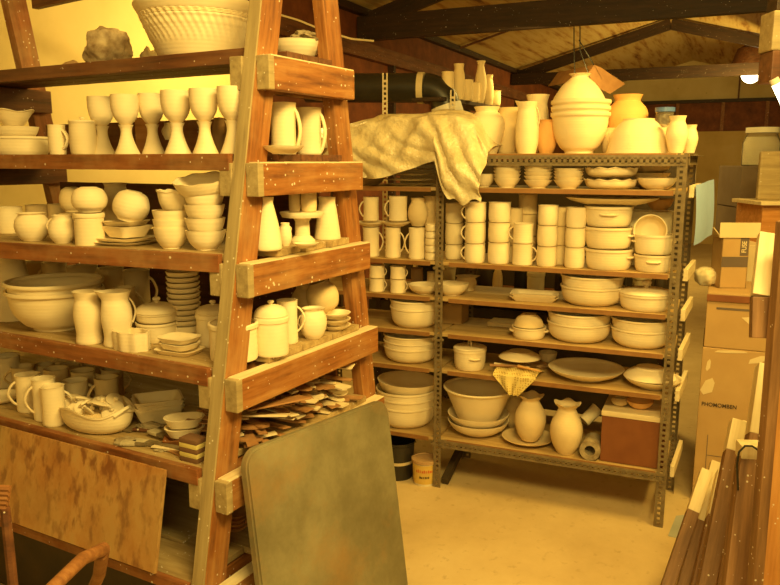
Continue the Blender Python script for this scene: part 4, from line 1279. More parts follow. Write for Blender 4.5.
tag(link('tan_box', MB().box((0, 0, h / 2), (.10, .12, h), b=.002), 'cardboard', None, Matrix.Translation(loc) @ Matrix.Rotation(AZB, 4, 'Z'), smooth=False), 'tan box standing against the middle post at the back of the fourth shelf', 'box')
# level 5
P_('B', 5, 'lidded_pot', 470, 33, 348, 'small lidded pot with a looped knob right of the middle post, fifth shelf', 'pot', d=.09, pr='straight', lid=.014, knob='loop', lugs=.010, hd=290)
P_('B', 5, 'oval_platter', 586, 74, 367, 'wide dark-centred platter in the middle of the fifth shelf', 'platter', d=.155, pr='plate', t=.006)
P_('B', 5, 'flat_dish', 653, 56, 377, 'flat dish at the right end of the fifth shelf under an upturned dish', 'dish', d=.125, pr='plate')
P_('B', 5, 'flat_dish', 650, 50, 367, 'upturned dish covering the flat dish at the right end of the fifth shelf', 'dish', d=.125, y0=376.5, pr='plate', inverted=True)
P_('B', 5, 'tea_bowl', 548, 18, 352, 'tiny pale bowl at the back of the fifth shelf behind the platter', 'bowl', d=.30, pr='bowl')
P_('B', 5, 'white_plate', 520, 42, 351, 'pale plate lying on the dotted cloth heap, fifth shelf', 'plate', d=.13, y0=357, pr='plate', inverted=True)
# heap: dotted cloth draped over the edge, sticks
z5 = LEVB[5]
cl = spot('B', 5, 515, .0, 372); Q0 = Vector((cl.x, cl.y, z5))
def cloth(u, v):
    # v: from back on the shelf to hanging point in front
    s = (u - .5) * .20 * (1 - .75 * max(0, v - .5) * 2)
    wv = .006 * math.sin(u * 17 + v * 5)
    if v < .5: p = Q0 + DB * (.16 * (1 - v * 2) - .014) + UP * (.012 + .018 * math.sin(v * 6) + wv * .6)
    else: p = Q0 - DB * (.014 + .010 * (v - .5)) + UP * (.010 - .085 * (v - .5) * 2) - DB * wv
    return p - LB * s
tag(link('dotted_cloth', MB().grid(cloth, 24, 30, .003), 'rag'), 'yellow dotted cloth with a corner hanging over the edge of the fifth shelf', 'cloth')
for i, (x, y, dz, ln, a) in enumerate(((512, 362, .036, .17, .05), (520, 366, .034, .19, -.12), (505, 356, .042, .14, .3), (530, 362, .046, .13, -.4))):
    q = spot('B', 5, x, .09 - .02 * i, y)
    tag(link('modelling_stick', MB().tube([(-ln / 2, 0, 0), (-ln * .3, 0, 0), (ln * .4, 0, 0), (ln / 2, 0, 0)], [.002, .005, .006, .008], 8), ('slat_b', 'terra', 'slat_a', 'terra')[i], None,
             Matrix.Translation((q.x, q.y, z5 + dz)) @ Matrix.Rotation(AZB + a, 4, 'Z')), ('long pale stick resting on the dotted cloth', 'orange-tipped stick nearest the edge on the dotted cloth', 'short brown stick at the back of the dotted cloth', 'thick orange stick at the right of the dotted cloth')[i], 'stick')
rock('crumpled_rag', 'brown crumpled rag under the sticks on the fifth shelf of metal shelving', 'rag', PB(0, 0, 0) * 0 + Vector((Q0.x, Q0.y, z5)) + DB * .22 - LB * .03, .07, .05, .018, 'brown_clay', 12, .4)
# level 6 (bottom)
stack('B', 6, 'wide_bowl', 478, 61, (430, 423), '%s wide bowl under the large deep bowl, lowest shelf', 'bowl', d=.155, nested=True, near=True, pr='bowl', group='wide bowls under the large deep bowl')
P_('B', 6, 'deep_bowl', 479, 70, 386, 'very large deep flaring bowl standing in two wide bowls on the lowest shelf', 'bowl', d=.155, y0=425, pr='flare', t=.007)
P_('B', 6, 'round_plate', 528, 52, 436, 'flat tan plate under the wavy-mouthed vases on the lowest shelf', 'plate', d=.13, pr='plate', mat='clay2')
P_('B', 6, 'frilled_vase', 531, 31, 395, 'round vase with frilled mouth standing on the tan plate, lowest shelf', 'vase', d=.11, y0=439.5, pr='big_vase', scal=5, ears=0, mat='clay2')
P_('B', 6, 'frilled_vase', 516, 26, 393, 'shaded vase with frilled mouth behind the one on the tan plate', 'vase', d=.30, pr='big_vase', scal=5, mat='clay2')
P_('B', 6, 'frilled_vase', 567.5, 32, 403, 'round vase with frilled mouth standing alone on the lowest shelf', 'vase', d=.06, pr='big_vase', scal=5, mat='clay2')
q, r, h = shelf_item('B', 6, 587, 14, 400, d=.20)
pot('leaning_tumbler', 'pale tumbler lying tilted behind the lone frilled vase', 'tumbler', Vector((q.x - .01, q.y, LEVB[6] + .115)), .032, .09, 'tumbler', tilt=(0, .9), rz=.3)
q, r, h = shelf_item('B', 6, 592, 16, 428, d=.13)
e = MB().lathe([(.024, 0), (.046, 0), (.046, .12), (.024, .12), (.024, 0)], 32)
tag(link('tape_roll', e, 'grey_rag', None, Matrix.Translation(Vector((q.x, q.y - .03, LEVB[6] + .047))) @ Matrix.Rotation(AZB, 4, 'Z') @ Matrix.Rotation(PI / 2, 4, 'X') @ Matrix.Translation((0, 0, -.10))), 'grey roll with a dark hole lying beside the red-brown crate', 'roll')
# crate
qa = spot('B', 6, 600, .02, 455); qb = spot('B', 6, 663, .02, 463)
wc = (qb - qa).to_2d().length; cm = frame_mat(Vector((qb.x, qb.y, LEVB[6])), Vector((qa.x, qa.y, LEVB[6])), UP)
hc = spot('B', 6, 630, .02, 419).z - LEVB[6]
cr = empty('crate', Vector(((qa.x + qb.x) / 2, (qa.y + qb.y) / 2, LEVB[6])), 'red-brown crate with a pale top edge on the lowest shelf beside the front post', 'crate')
link('box', MB().box((wc / 2, -.14, hc / 2 + .001), (wc, .28, hc - .002), b=.003), 'crate', cr, cm, smooth=False)
link('top_board', MB().box((wc / 2, -.14, hc + .012), (wc + .006, .286, .024), b=.003), 'pale_wood', cr, cm, smooth=False)
for x, w, y, lb, mt in ((620, 16, 397, 'small round pot lying on the crate, left', 'clay2'), (640, 26, 400, 'low tan dish on top of the crate', 'terra')):
    q, r, h = shelf_item('B', 6, x, w, y, d=.12)
    pot('small_pot', lb, 'pot', Vector((q.x, q.y, LEVB[6] + hc + .0265)), r, .035, 'jar' if w < 20 else 'bowl', mat=mt)

# ---- left bay
stack('B', 1, 'plate', 409, 52, (184, 179, 174, 169), '%s plate of the pile under the plastic sheet, left unit', 'plate', d=.15, nested=True, pr='plate', t=.004, group='plates under the plastic sheet')
P_('B', 1, 'dark_bowl', 370, 30, 176, 'shaded bowl behind the far upright on the top inner shelf of left unit', 'bowl', d=.12, pr='bowl', mat='clay2')
def mg(x, w, y, d, y0, hd, lb, mat='clay', n='mug', pr='mug'):
    P_('B', 2, n, x, w, y, lb, 'mug' if n == 'mug' else 'cup', d=d, y0=y0, pr=pr, handle=MH, hd=hd, mat=mat)


mg(371, 17, 227, .06, None, -10, 'bottom-row mug nearest the wooden rack, left unit')
mg(393, 16, 227, .06, None, -10, 'bottom-row mug second from the wooden rack, left unit')
mg(417, 17, 228, .06, None, 185, 'bottom-row mug with its handle at left, left unit')
for i, (x, lb) in enumerate(((371, 'over the mug nearest the wooden rack'), (396, 'over the second bottom-row mug'))):
    P_('B', 2, 'saucer', x, 30, 221.5, 'saucer lying between stacked mugs, ' + lb, 'saucer', d=.06, y0=226.3, pr='plate', t=.003)
mg(371, 16, 197, .06, 221.0, 185, 'upper mug nearest the wooden rack, on a saucer')
mg(398, 19, 196, .06, 221.0, 185, 'upper mug with large left handle on a saucer, left unit')
P_('B', 2, 'round_jug', 418, 20, 198, 'round cream jug on the upper row beside the middle post, left unit', 'jug', d=.10, y0=226, pr='round_jug', mat='clay2', handle=(.3, .85, .014, .004), hd=0)
stack('B', 2, 'beaker', 432, 14, (252, 245, 238, 231, 224), '%s beaker of the nested column against the middle post, left unit', 'beaker', d=.055, nested=False, pr='cup', group='nested beakers by the middle post')
P_('B', 2, 'beaker', 432, 17, 196, 'shadowed mug over the nested beakers by the middle post', 'mug', d=.16, y0=226, pr='mug', mat='clay2', handle=MH, hd=180)
for i, (x, y1, y0, lb) in enumerate(((377, 278, None, 'lower left'), (398, 279, None, 'lower right'), (377, 265, 277.6, 'upper left'), (398, 266, 278.6, 'upper right'))):
    P_('B', 3, 'espresso_mug', x, 16, y1, lb + ' one of the four small mugs stacked two by two, left unit', 'mug', d=.05, y0=y0, pr='mug', handle=(.15, .85, .013, .004), hd=-8, group='four small mugs')
P_('B', 3, 'low_bowl', 424, 32, 284, 'low bowl left of the middle post beside the four small mugs', 'bowl', d=.085, pr='bowl')
P_('B', 3, 'short_beaker', 433, 12, 272, 'short beaker behind the low bowl, left unit', 'beaker', d=.20, pr='cup', mat='clay2')
P_('B', 3, 'short_beaker', 417, 12, 268, 'taller beaker behind the low bowl, left unit', 'beaker', d=.24, pr='cup', mat='brown_clay')
stack('B', 4, 'basin', 415, 50, (311, 303.5), '%s basin of the pair left of the middle post, fourth shelf', 'basin', d=.12, nested=True, near=True, pr='basin', group='left unit basins on the fourth shelf')
stack('B', 5, 'basin', 411, 55, (352, 346, 340), '%s basin of the trio left of the middle post, fifth shelf', 'basin', d=.135, nested=True, near=True, pr='basin', group='left unit basins on the fifth shelf')
stack('B', 6, 'basin', 406, 60, (412, 404, 397), '%s basin of the stack in the lowest shelf of left unit', 'basin', d=.15, nested=True, near=True, pr='basin', group='left unit basins on the lowest shelf')
P_('B', 6, 'tilted_basin', 407, 60, 379, 'basin perched tilted on the lowest-shelf stack of left unit', 'basin', d=.15, y0=396, pr='bowl', tilt=(0, .04))
# ================================================================ PLASTIC SHEET over the left unit
def bagfn(u, v):
    # u along the rack (0 right .. 1 left), v: 0 back edge, 1 hanging front hem
    s = .835 + (1.84 - .835) * u
    n1 = noise.noise(Vector((u * 5.5, v * 3.0, 1.3))); n2 = noise.noise(Vector((u * 11 - v * 4, v * 5, 4.1))); n3 = abs(noise.noise(Vector((u * 9 + v * 7, v * 2.2 - u * 2, 9))))
    bul = .5 + .5 * math.sin(PI * min(1, max(0, (u + .05) * 1.15)) ** .8)
    top = 1.675 + .140 * bul + .030 * n1
    if u < .07: top = 1.66 + (top - 1.66) * (u / .07)
    hem = 1.565 + .04 * math.sin(u * 9) - .02 * u
    if u < .22: hem = 1.415 + (.16) * max(0, (u - .15) / .07) + .015 * math.sin(u * 60)
    L1, L2 = .28, .62
    if v < L1:
        d = .40 - .0 * v; q = v / L1; z = 1.645 + (top - 1.645) * math.sin(q * PI / 2); d = .40 - .05 * q
    elif v < L2:
        q = (v - L1) / (L2 - L1); d = .35 - .36 * q; z = top + .020 * math.sin(q * PI) - .02 * q
    else:
        q = (v - L2) / (1 - L2); a = q
        d = -.01 - .075 * math.sin(min(1, q * 1.4) * PI / 2) + .045 * max(0, q - .6); z = (top - .02) * (1 - a) + hem * a
    d -= .030 * n1 + .020 * n2 * (1 if v > .3 else .3) + .05 * n3
    d = min(d, .405)
    if v > L2: d = min(d, -.018)
    z += .014 * n2 * (0 if v > .9 else 1)
    if d > -.015: z = max(z, 1.642)
    return PB(s + (.015 * n2), d, z)


tag(link('plastic_sheet', MB().grid(bagfn, 90, 80, .003), 'bag'), 'big crumpled cream plastic sheet draped over the left steel unit and hanging down its front', 'plastic sheet')

# blue paper pinned on the right side of the metal rack
def sheet(u, v): return PB(-.034 - .045 * u - .010 * math.sin(v * 2.2) - .004 * math.sin(u * 6), .05 + .36 * u, 1.50 - .25 * v + .015 * u)
tag(link('blue_paper', MB().grid(sheet, 10, 10, .001), 'blue_paper'), 'pale blue paper hanging on the right side of the metal shelving', 'paper')

# ================================================================ BUCKETS under the left unit
p = atz(398, 480, 0); p = Vector((p.x, p.y + .06, 0)); f_ = fwd(p) / FOC
e = empty('black_bucket', p, 'black bucket with wire bail standing on the floor behind the grey-green board', 'bucket')
rb = 17 * f_; hb = .195
link('body', MB().lathe([(0, 0), (rb * .84, 0), (rb * .86, .01), (rb * .97, hb * .93), (rb * 1.03, hb * .95), (rb * 1.03, hb), (rb * .94, hb), (rb * .83, .02), (0, .015)], 36), 'black', e, Matrix.Identity(4), local=True)
link('drip_band', MB().lathe([(rb * .915, hb * .42), (rb * .925, hb * .42), (rb * .94, hb * .50), (rb * .93, hb * .50)], 36), 'cream_metal', e, Matrix.Identity(4), local=True)
link('bail', MB().tube([(rb * 1.03 * math.cos(PI * i / 14), -.01, hb * .93 + rb * 1.0 * math.sin(PI * i / 14)) for i in range(15)], .0025, 6), 'metal', e, Matrix.Identity(4), local=True)
p = atz(425, 486, 0); p = Vector((p.x, p.y + .045, 0)); f_ = fwd(p) / FOC
e = empty('food_tub', p, 'small printed tub with brown lid beside the black bucket on the floor', 'tub')
rb = 12.5 * f_; hb = .125
link('body', MB().lathe([(0, 0), (rb * .86, 0), (rb * .98, hb), (0, hb)], 36), 'paper', e, Matrix.Identity(4), local=True)
M['tub_print'] = plain('tub_print', (.72, .50, .12), .6, 0, (.62, .42, .10), 30)
link('label', MB().lathe([(rb * .885 + .0006, .012), (rb * .965 + .0012, hb * .88), (rb * .965, hb * .88), (rb * .885, .012)], 36), 'tub_print', e, Matrix.Identity(4), local=True)
link('lid', MB().lathe([(0, hb), (rb * 1.05, hb - .008), (rb * 1.06, hb + .006), (rb * .98, hb + .007), (rb * .96, hb + .003), (0, hb + .003)], 36), 'brown_clay', e, Matrix.Identity(4), local=True)


def text_mesh(s, size, ext=.0006):
    c = bpy.data.curves.new('t', 'FONT'); c.body = s; c.size = size; c.extrude = ext; c.align_x = 'CENTER'; c.align_y = 'CENTER'; c.offset = size * .015
    o = bpy.data.objects.new('t', c); col.objects.link(o)
    dg = bpy.context.evaluated_depsgraph_get(); me = bpy.data.meshes.new_from_object(o.evaluated_get(dg))
    bpy.data.objects.remove(o); bpy.data.curves.remove(c); return me


def text(name, s, size, mat, parent, Mw, sx=1.0):
    me = text_mesh(s, size); me.materials.clear(); me.materials.append(M[mat])
    for v in me.vertices: v.co.x *= sx
    return link(name, me, mat, parent, Mw)


# printed word on the tub, bent round it
M['red_print'] = plain('red_print', (.62, .16, .05), .6)
def bent_text(s, size, z, mat, nm, rr, azc, sx=1):
    me = text_mesh(s, size, .0003); me.materials.clear(); me.materials.append(M[mat])
    for v in me.vertices:
        a = azc + v.co.x * sx / rr; R2 = rr + v.co.z; v.co = Vector((R2 * math.cos(a), R2 * math.sin(a), z + v.co.y))
    return link(nm, me, mat, e, Matrix.Identity(4), local=True)


azt = view_az(WM[e.name].translation) + PI
def bent_marks(nm, z, hh, n, span, mat, rr):
    mb = MB(); rg = random.Random(n)
    for k in range(n):
        a0_ = azt - span / 2 + span * k / n; a1_ = a0_ + span / n * rg.uniform(.5, .85); h2_ = hh * rg.uniform(.6, 1)
        vs = [(R_ * math.cos(a), R_ * math.sin(a), zz) for R_ in (rr, rr + .0008) for a in (a0_, a1_) for zz in (z, z + h2_)]
        mb.add(vs, [(0, 1, 3, 2), (4, 6, 7, 5), (0, 4, 5, 1), (2, 3, 7, 6), (0, 2, 6, 4), (1, 5, 7, 3)])
    link(nm, mb, mat, e, Matrix.Identity(4), local=True, smooth=False)


bent_marks('print', hb * .58, .018, 9, 1.5, 'red_print', rb * .958)
bent_marks('print', hb * .34, .012, 6, .9, 'ink', rb * .93)

# ================================================================ RIGHT SIDE: cartons
def vx(x, y, Y): return aty(x, y, Y)


bA_ = vx(692, 505, 3.40); zt_ = vx(698, 345, 3.40).z; ztop = vx(700, 291, 3.40).z
bx = Vector((vx(691, 505, 3.36).x, 3.36, 0)); ex_ = -LB.copy()
cm = frame_mat(bx, bx + ex_, UP)          # local y = UP x ex = away from us
WBX = .50
e = empty('large_carton', bx + ex_ * WBX / 2, 'tall brown carton with a printed word standing on the floor right of the metal shelving', 'carton')
link('box', MB().box((WBX / 2, .22, zt_ / 2), (WBX, .44, zt_), b=.004), 'cardboard', e, cm, smooth=False)
tp_ = atplane(719, 406, bx, DB); mt_ = cm @ Matrix.Translation(((tp_ - bx).dot(ex_), -.0012, tp_.z)) @ Matrix.Rotation(PI / 2, 4, 'X')
text('print', 'PHOMOMBEN', .026, 'ink', e, mt_, .92)
link('outline_print', MB().box((.15, -.0008, vx(716, 450, 3.40).z), (.20, .001, .003)).box((.05, -.0008, vx(716, 440, 3.40).z - .06), (.003, .001, .22)).box((.15, -.0008, vx(716, 440, 3.40).z - .17), (.20, .001, .003)).box((.25, -.0008, vx(716, 440, 3.40).z - .06), (.003, .001, .22)), 'tape', e, cm, smooth=False)
for i, (x, y, w_, h_, r_) in enumerate(((.035, vx(700, 383, 3.4).z, .05, .09, .3), (.03, vx(700, 362, 3.4).z, .018, .06, .1), (.24, vx(740, 352, 3.4).z, .10, .03, -.3), (.12, vx(715, 345, 3.4).z - .01, .14, .014, -.05))):
    link('torn_patch', MB().prism([(-w_ / 2, -h_ / 3), (-w_ * .1, -h_ / 2), (w_ / 2, -h_ * .2), (w_ * .4, h_ * .3), (w_ * .05, h_ / 2), (-w_ * .4, h_ * .25)], 0, .0012),
         'cardboard_l', e, cm @ Matrix.Translation((x, -.0002, y)) @ Matrix.Rotation(r_, 4, 'Y') @ Matrix.Rotation(PI / 2, 4, 'X'), smooth=False)
e = empty('wide_carton', bx + ex_ * WBX / 2 + UP * zt_, 'wide brown carton with a printed stripe lying on the tall printed carton', 'carton')
hb_ = ztop - zt_
link('box', MB().box((WBX / 2 + .004, .22, zt_ + .001 + hb_ / 2), (WBX, .43, hb_ - .002), b=.004), 'cardboard', e, cm, smooth=False)
link('lid_edge', MB().box((WBX / 2 + .004, -.002, ztop - .022), (WBX + .004, .004, .030), b=.001), 'crate', e, cm, smooth=False)
link('print_stripe', MB().box((.145, .0042, ztop - .070), (.20, .0012, .010)), 'tape', e, cm, smooth=False)
link('torn_patch', MB().prism([(-.05, -.01), (.02, -.025), (.05, .0), (.02, .02), (-.02, .012)], 0, .0012), 'cardboard_l', e, cm @ Matrix.Translation((.20, .0048, ztop - .12)) @ Matrix.Rotation(.5, 4, 'Y') @ Matrix.Rotation(PI / 2, 4, 'X'), smooth=False)

# open small box on top
l0 = vx(719, 290, 3.47); w2 = (744 - 718) / FOC * fwd((l0.x, 3.47, ztop)); h2 = vx(719, 237, 3.47).z - ztop
cm2 = frame_mat(Vector((l0.x, 3.47, ztop)), Vector((l0.x + 1, 3.47 - .05, ztop)), UP)
e = empty('open_box', Vector((l0.x + w2 / 2, 3.47, ztop)), 'small open cardboard box with raised flap and dark printed bands on the cartons', 'box')
mb = MB(); t_ = .004; D2 = .12
for c, d in (((w2 / 2, t_ / 2, h2 / 2), (w2, t_, h2)), ((w2 / 2, D2 - t_ / 2, h2 / 2), (w2, t_, h2)), ((t_ / 2, D2 / 2, h2 / 2), (t_, D2, h2)), ((w2 - t_ / 2, D2 / 2, h2 / 2), (t_, D2, h2)), ((w2 / 2, D2 / 2, t_ / 2 + .001), (w2, D2, t_))): mb.box(c, d)
link('box', mb, 'cardboard', e, cm2, smooth=False)
link('front_flap', MB().box((w2 / 2 + .012, -.004, h2 + .032), (w2 * 1.5, .004, .070), b=.001), 'cardboard_l', e, cm2, smooth=False)
link('side_flap', MB().box((0, 0, .03), (.004, .10, .06), b=.001), 'cardboard_l', e, cm2 @ Matrix.Translation((-.004, .055, h2 - .004)) @ Matrix.Rotation(-.7, 4, 'Y'), smooth=False)
link('printed_band', MB().box((w2 / 2, -.0008, h2 * .52), (w2 * .98, .001, h2 * .20)), 'tape', e, cm2, smooth=False)
link('printed_band', MB().box((w2 * .82, -.0008, h2 * .82), (w2 * .30, .001, h2 * .36)), 'tape', e, cm2, smooth=False)
text('print', 'FUSE', .030, 'cardboard_l', e, cm2 @ Matrix.Translation((w2 * .82, -.0016, h2 * .81)) @ Matrix.Rotation(PI / 2, 4, 'X') @ Matrix.Rotation(PI / 2, 4, 'Z'), .85)
q = vx(704, 275, 3.52)
rock('white_bag', 'crumpled white bag between metal shelving and the small open box, on the cartons', 'bag', Vector((q.x + .025, 3.56, ztop + .001)), .05, .06, .050, 'paper', 21, .18)
# pale box behind and beam ends at the right
p0 = vx(741, 275, 3.85)
tag(link('pale_carton', MB().box((.065, .15, .0), (.13, .3, vx(741, 245, 3.85).z - .0), b=.004), 'cardboard_l', None, frame_mat(Vector((p0.x, 3.85, vx(741, 245, 3.85).z / 2)), Vector((p0.x + 1, 3.80, vx(741, 245, 3.85).z / 2)), UP), smooth=False),
    'pale cardboard carton behind the small open box, torn near its top', 'carton')
# stack with the big jar
Ys = 4.6
xa = vx(743, 180, Ys).x; za = vx(743, 208, Ys).z; zb_ = vx(743, 166, Ys).z
tag(link('tall_cabinet', MB().box((.25, .2, za / 2), (.50, .40, za), b=.005), 'grey_box', None, frame_mat(Vector((xa, Ys, 0)), Vector((xa + 1, Ys - .06, 0)), UP), smooth=False), 'grey-brown cabinet standing behind the cartons at the right', 'cabinet')
tag(link('grey_carton', MB().box((.24, .2, (zb_ - za) / 2 + .001), (.48, .38, zb_ - za - .002), b=.005), 'grey_box', None, frame_mat(Vector((xa - .005, Ys, za)), Vector((xa + 1, Ys - .06, za)), UP), smooth=False), 'grey carton on the grey-brown cabinet, under the big glass jar', 'carton')
zc_ = zb_
if 0: tag(link('cream_carton', MB().box((.23, .19, (zc_ - zb_) / 2 + .001), (.46, .36, zc_ - zb_ - .002), b=.004), 'cardboard_l', None, frame_mat(Vector((xa, Ys, zb_)), Vector((xa + 1, Ys - .06, zb_)), UP), smooth=False), 'low cream carton directly under the big glass jar', 'carton')
jc = vx(761, 150, Ys + .18); jr = 17.5 / FOC * fwd(jc); jz = vx(760, 133, Ys + .18).z; jt = vx(760, 127.5, Ys + .18).z
e = empty('big_jar', Vector((jc.x, jc.y, zc_)), 'big wide glass jar with a light screw lid on the cartons at the right', 'jar')
hj = jz - zc_
link('glass', MB().lathe([(0, 0), (jr * .96, 0), (jr, .01), (jr, hj * .72), (jr * .82, hj * .95), (jr * .82, hj), (jr * .78, hj), (jr * .78, hj * .94), (jr * .96, hj * .7), (jr * .96, .006), (0, .006)], 36), 'glass', e, Matrix.Identity(4), local=True)
link('contents', MB().lathe([(0, .008), (jr * .93, .008), (jr * .94, .012), (jr * .94, hj * .69), (jr * .80, hj * .88), (0, hj * .88)], 30), 'white', e, Matrix.Identity(4), local=True)
link('lid', MB().lathe([(0, hj + .001), (jr * .88, hj + .001), (jr * .88, hj + (jt - jz)), (0, hj + (jt - jz))], 36), 'white', e, Matrix.Identity(4), local=True)
# grey slab standing in front and shelf behind the post
g0 = vx(761, 192, 3.0); g1 = vx(761, 151, 3.0)

# ================================================================ RIGHT FOREGROUND: post, leaning planks
P0 = Vector((aty(744, 585, 1.75).x, 1.75, 0))
def postx(y_): return aty(y_[0], y_[1], 1.75)
e = WS = empty('wooden_stand', Vector((.93, 1.80, 0)), 'orange-brown upright frame cropped by the right edge, splattered with glaze', 'stand')
pz = 2.6
pf0 = aty(750, 585, 1.75); pf1 = aty(774, 290, 1.75)
dv = (pf1 - pf0).normalized(); b0_ = pf0 - dv * (pf0.z / dv.z) * 1.0; t0_ = pf0 + dv * ((1.46 - pf0.z) / dv.z)
beam('upright', b0_ + Vector((.012, .0, 0)), t0_ + Vector((.012, 0, 0)), .026, .035, Vector((0, 1, 0)), 'plank', e, .003)
beam('side_board', b0_ + Vector((.072, .01, 0)), t0_ + Vector((.072, .01, 0)), .09, .03, Vector((0, 1, 0)), 'orange_wood', e, .003)
# hanging block with a lit tube at the top right
a = aty(773, 10, 2.2); b_ = aty(773, 50, 2.2)
e = empty('roof_post', Vector((a.x + .05, 2.24, b_.z)), 'weathered grey post end hanging from the roof at the top right corner', 'post')
mid = (a.z + b_.z) / 2
tw = math.atan2(1, 0)
link('pale_end', MB().box((a.x + .05, 2.24, (a.z + b_.z) / 2), (.09, .08, a.z - b_.z), b=.004), 'wood_grey', e, smooth=False)
c_ = aty(767, 82, 2.2)
link('dark_block', MB().box((a.x + .055, 2.24, (b_.z + c_.z) / 2), (.09, .08, b_.z - c_.z), b=.004), 'wood_dark', e, smooth=False)
link('hanger', MB().box((a.x + .05, 2.24, (a.z + 3.1) / 2), (.07, .06, 3.1 - a.z), b=.003), 'rafter', e, smooth=False)
l0 = aty(776, 84, 2.2); l1 = aty(792, 118, 2.2)
e = empty('strip_lamp', l0, 'lit fluorescent tube slanting out of the right edge near the top', 'lamp')
link('tube', MB().tube([l0 + Vector((0, 0, 0)), (l0 + l1) / 2, l1], .012, 12), 'tube_glow', e)
link('cap', MB().tube([l0 + (l0 - l1) * .15, l0 - (l0 - l1) * .0], .013, 12), 'white', e)

# planks leaning: (x top-left, y top, depth top, x at the bottom of the frame, width px, split y where the pale bare part ends)
pls = [((706, 472), (668, 585), 11, 515, 2.55, 2.30, 'leftmost plank of the leaning bundle, pale upper end'),
       ((716, 464), (684, 585), 11, 525, 2.62, 2.34, 'second plank from left in the leaning bundle'),
       ((722, 473), (697, 585), 10, 520, 2.50, 2.24, 'third plank from left, tucked behind the second one'),
       ((738, 422), (706, 585), 14, 455, 2.42, 2.12, 'fourth plank from left with cut end and notch'),
       ((746, 424), (722, 585), 10, 440, 2.55, 2.20, 'thin dark plank in the middle of the leaning bundle'),
       ((765, 366), (735, 585), 15, 440, 2.30, 1.98, 'tallest plank, pale top standing above the wire hook')]
for i, (tp, bt, w_, sp, Yt, Yb, lb) in enumerate(pls):
    T = aty(tp[0], tp[1], Yt); B = aty(bt[0], bt[1], Yb); dv = (T - B).normalized(); F = B - dv * (B.z / dv.z) * .999
    ww = w_ / FOC * fwd(T)
    e = empty('leaning_plank', F, lb + ', bottom right', 'plank', 'planks leaning in the bottom right corner')
    S = B + dv * ((585 - sp) / (585 - tp[1]) * (T - B).length)
    beam('stained_part', F + UP * .012, S, .05, ww, Vector((1, -.15, 0)), 'plank', e, .002)
    beam('bare_end', S, T, .05, ww, Vector((1, -.15, 0)), 'pale_wood', e, .002)
# thick beam with wire loop
T = aty(750, 443, 2.10); B = aty(743, 505, 2.02); dv = (T - B).normalized(); F = B - dv * (B.z / dv.z) * .999
e = empty('short_beam', F, 'thick square beam with a pale painted top and wire hook, bottom right', 'beam')
beam('stained_part', F + UP * .02, aty(749, 458, 2.10), .06, .062, Vector((1, -.15, 0)), 'plank', e, .004)
beam('pale_top', aty(749, 458, 2.10), T, .06, .062, Vector((1, -.15, 0)), 'pale_wood', e, .003)
wp = [aty(738, 490, 2.03), aty(737, 465, 2.03), aty(739, 452, 2.03), aty(745, 446, 2.03), aty(752, 446, 2.03), aty(758, 450, 2.03)]
link('wire_hook', MB().tube(wp, .003, 6), 'black', e)
# short splattered board fixed to the front of the upright frame, bare wood above
e = WS
k0 = aty(760, 338, 1.80); k1 = aty(761, 297, 1.82); k2 = aty(768, 235, 1.90)
beam('bracket_board', k0, k1, .03, .045, Vector((1, -.2, 0)), 'plank', e, .002)
beam('bracket_bare_end', k1, k2, .03, .045, Vector((1, -.2, 0)), 'pale_wood', e, .002)
# orange cabinet far right with a pale shelf on top, grey panel standing on it
ca = aty(763, 205, 3.95)
e = empty('orange_cabinet', Vector((ca.x + .12, 4.0, 0)), 'orange-brown cabinet with pale top behind the upright frame at the right edge', 'cabinet')
link('body', MB().box((ca.x + .15, 4.1, ca.z / 2), (.30, .30, ca.z), b=.004), 'orange_wood', e, smooth=False)
link('top', MB().box((ca.x + .14, 4.08, ca.z + .010), (.34, .34, .020), b=.003), 'pale_wood', e, smooth=False)
# grey panel standing at the right
g0 = aty(761, 196, 4.05); g1 = aty(761, 151, 4.05)
hp = g1.z - ca.z - .022
tag(link('grey_plank', MB().box((.08, 0, hp / 2), (.16, .03, hp), b=.012), 'wood_grey', None, frame_mat(Vector((g1.x - .005, 4.05, ca.z + .021)), Vector((g1.x + 1, 4.02, ca.z + .021)), UP), smooth=False), 'short rounded grey plank standing on the orange-brown cabinet below the big glass jar', 'plank')

# crumpled plastic bag cut off by the right edge
p = aty(777, 520, 1.95)
rock('plastic_bag', 'crumpled translucent bag cut off by the right edge near the bottom', 'bag', Vector((p.x + .07, 2.12, 0)), .07, .06, .30, 'bag', 31, .3)

# ================================================================ BOTTOM LEFT: bent cane chair
e = empty('bentwood_chair', aty(75, 640, 1.45) * 1.0, 'brown bentwood chair back showing at the bottom left under the plywood sheet', 'chair')
pA = aty(103, 549, 1.42); pB = aty(48, 592, 1.20); pC = aty(88, 600, 1.52)
link('armrest', MB().tube([pA + Vector((-.004, .0, -.02)), pA, (pA * .6 + pB * .4) + Vector((.0, 0, .012)), pB, pB + (pB - pA) * .5 - UP * .05], [.010, .014, .013, .012, .011], 10), 'cane', e)
link('back_post', MB().tube([pA, (pA + pC) / 2 + Vector((.008, 0, 0)), pC, Vector((pC.x - .02, pC.y, 0))], [.014, .013, .013, .012], 10), 'cane', e)
pD = aty(4, 497, 1.25); pE = aty(-20, 600, 1.15)
e2 = empty('cane_stool', Vector((pD.x - .03, 1.25, 0)), 'woven cane bundle end poking in at the left edge below the plywood top', 'stool')
mb = MB()
for i in range(5): mb.tube([pD + Vector((-.12, .02, .018 - .009 * i)), pD + Vector((-.03, .0, .018 - .009 * i)), pD + Vector((.012 - .002 * i, 0, .016 - .009 * i))], .006, 8)
link('woven_edge', mb, 'cane', e2)
link('leg', MB().tube([pD + Vector((.0, .0, -.02)), Vector((pD.x + .01, 1.24, pD.z * .5)), Vector((pD.x + .02, 1.23, 0))], .009, 8), 'wood_dark', e2)

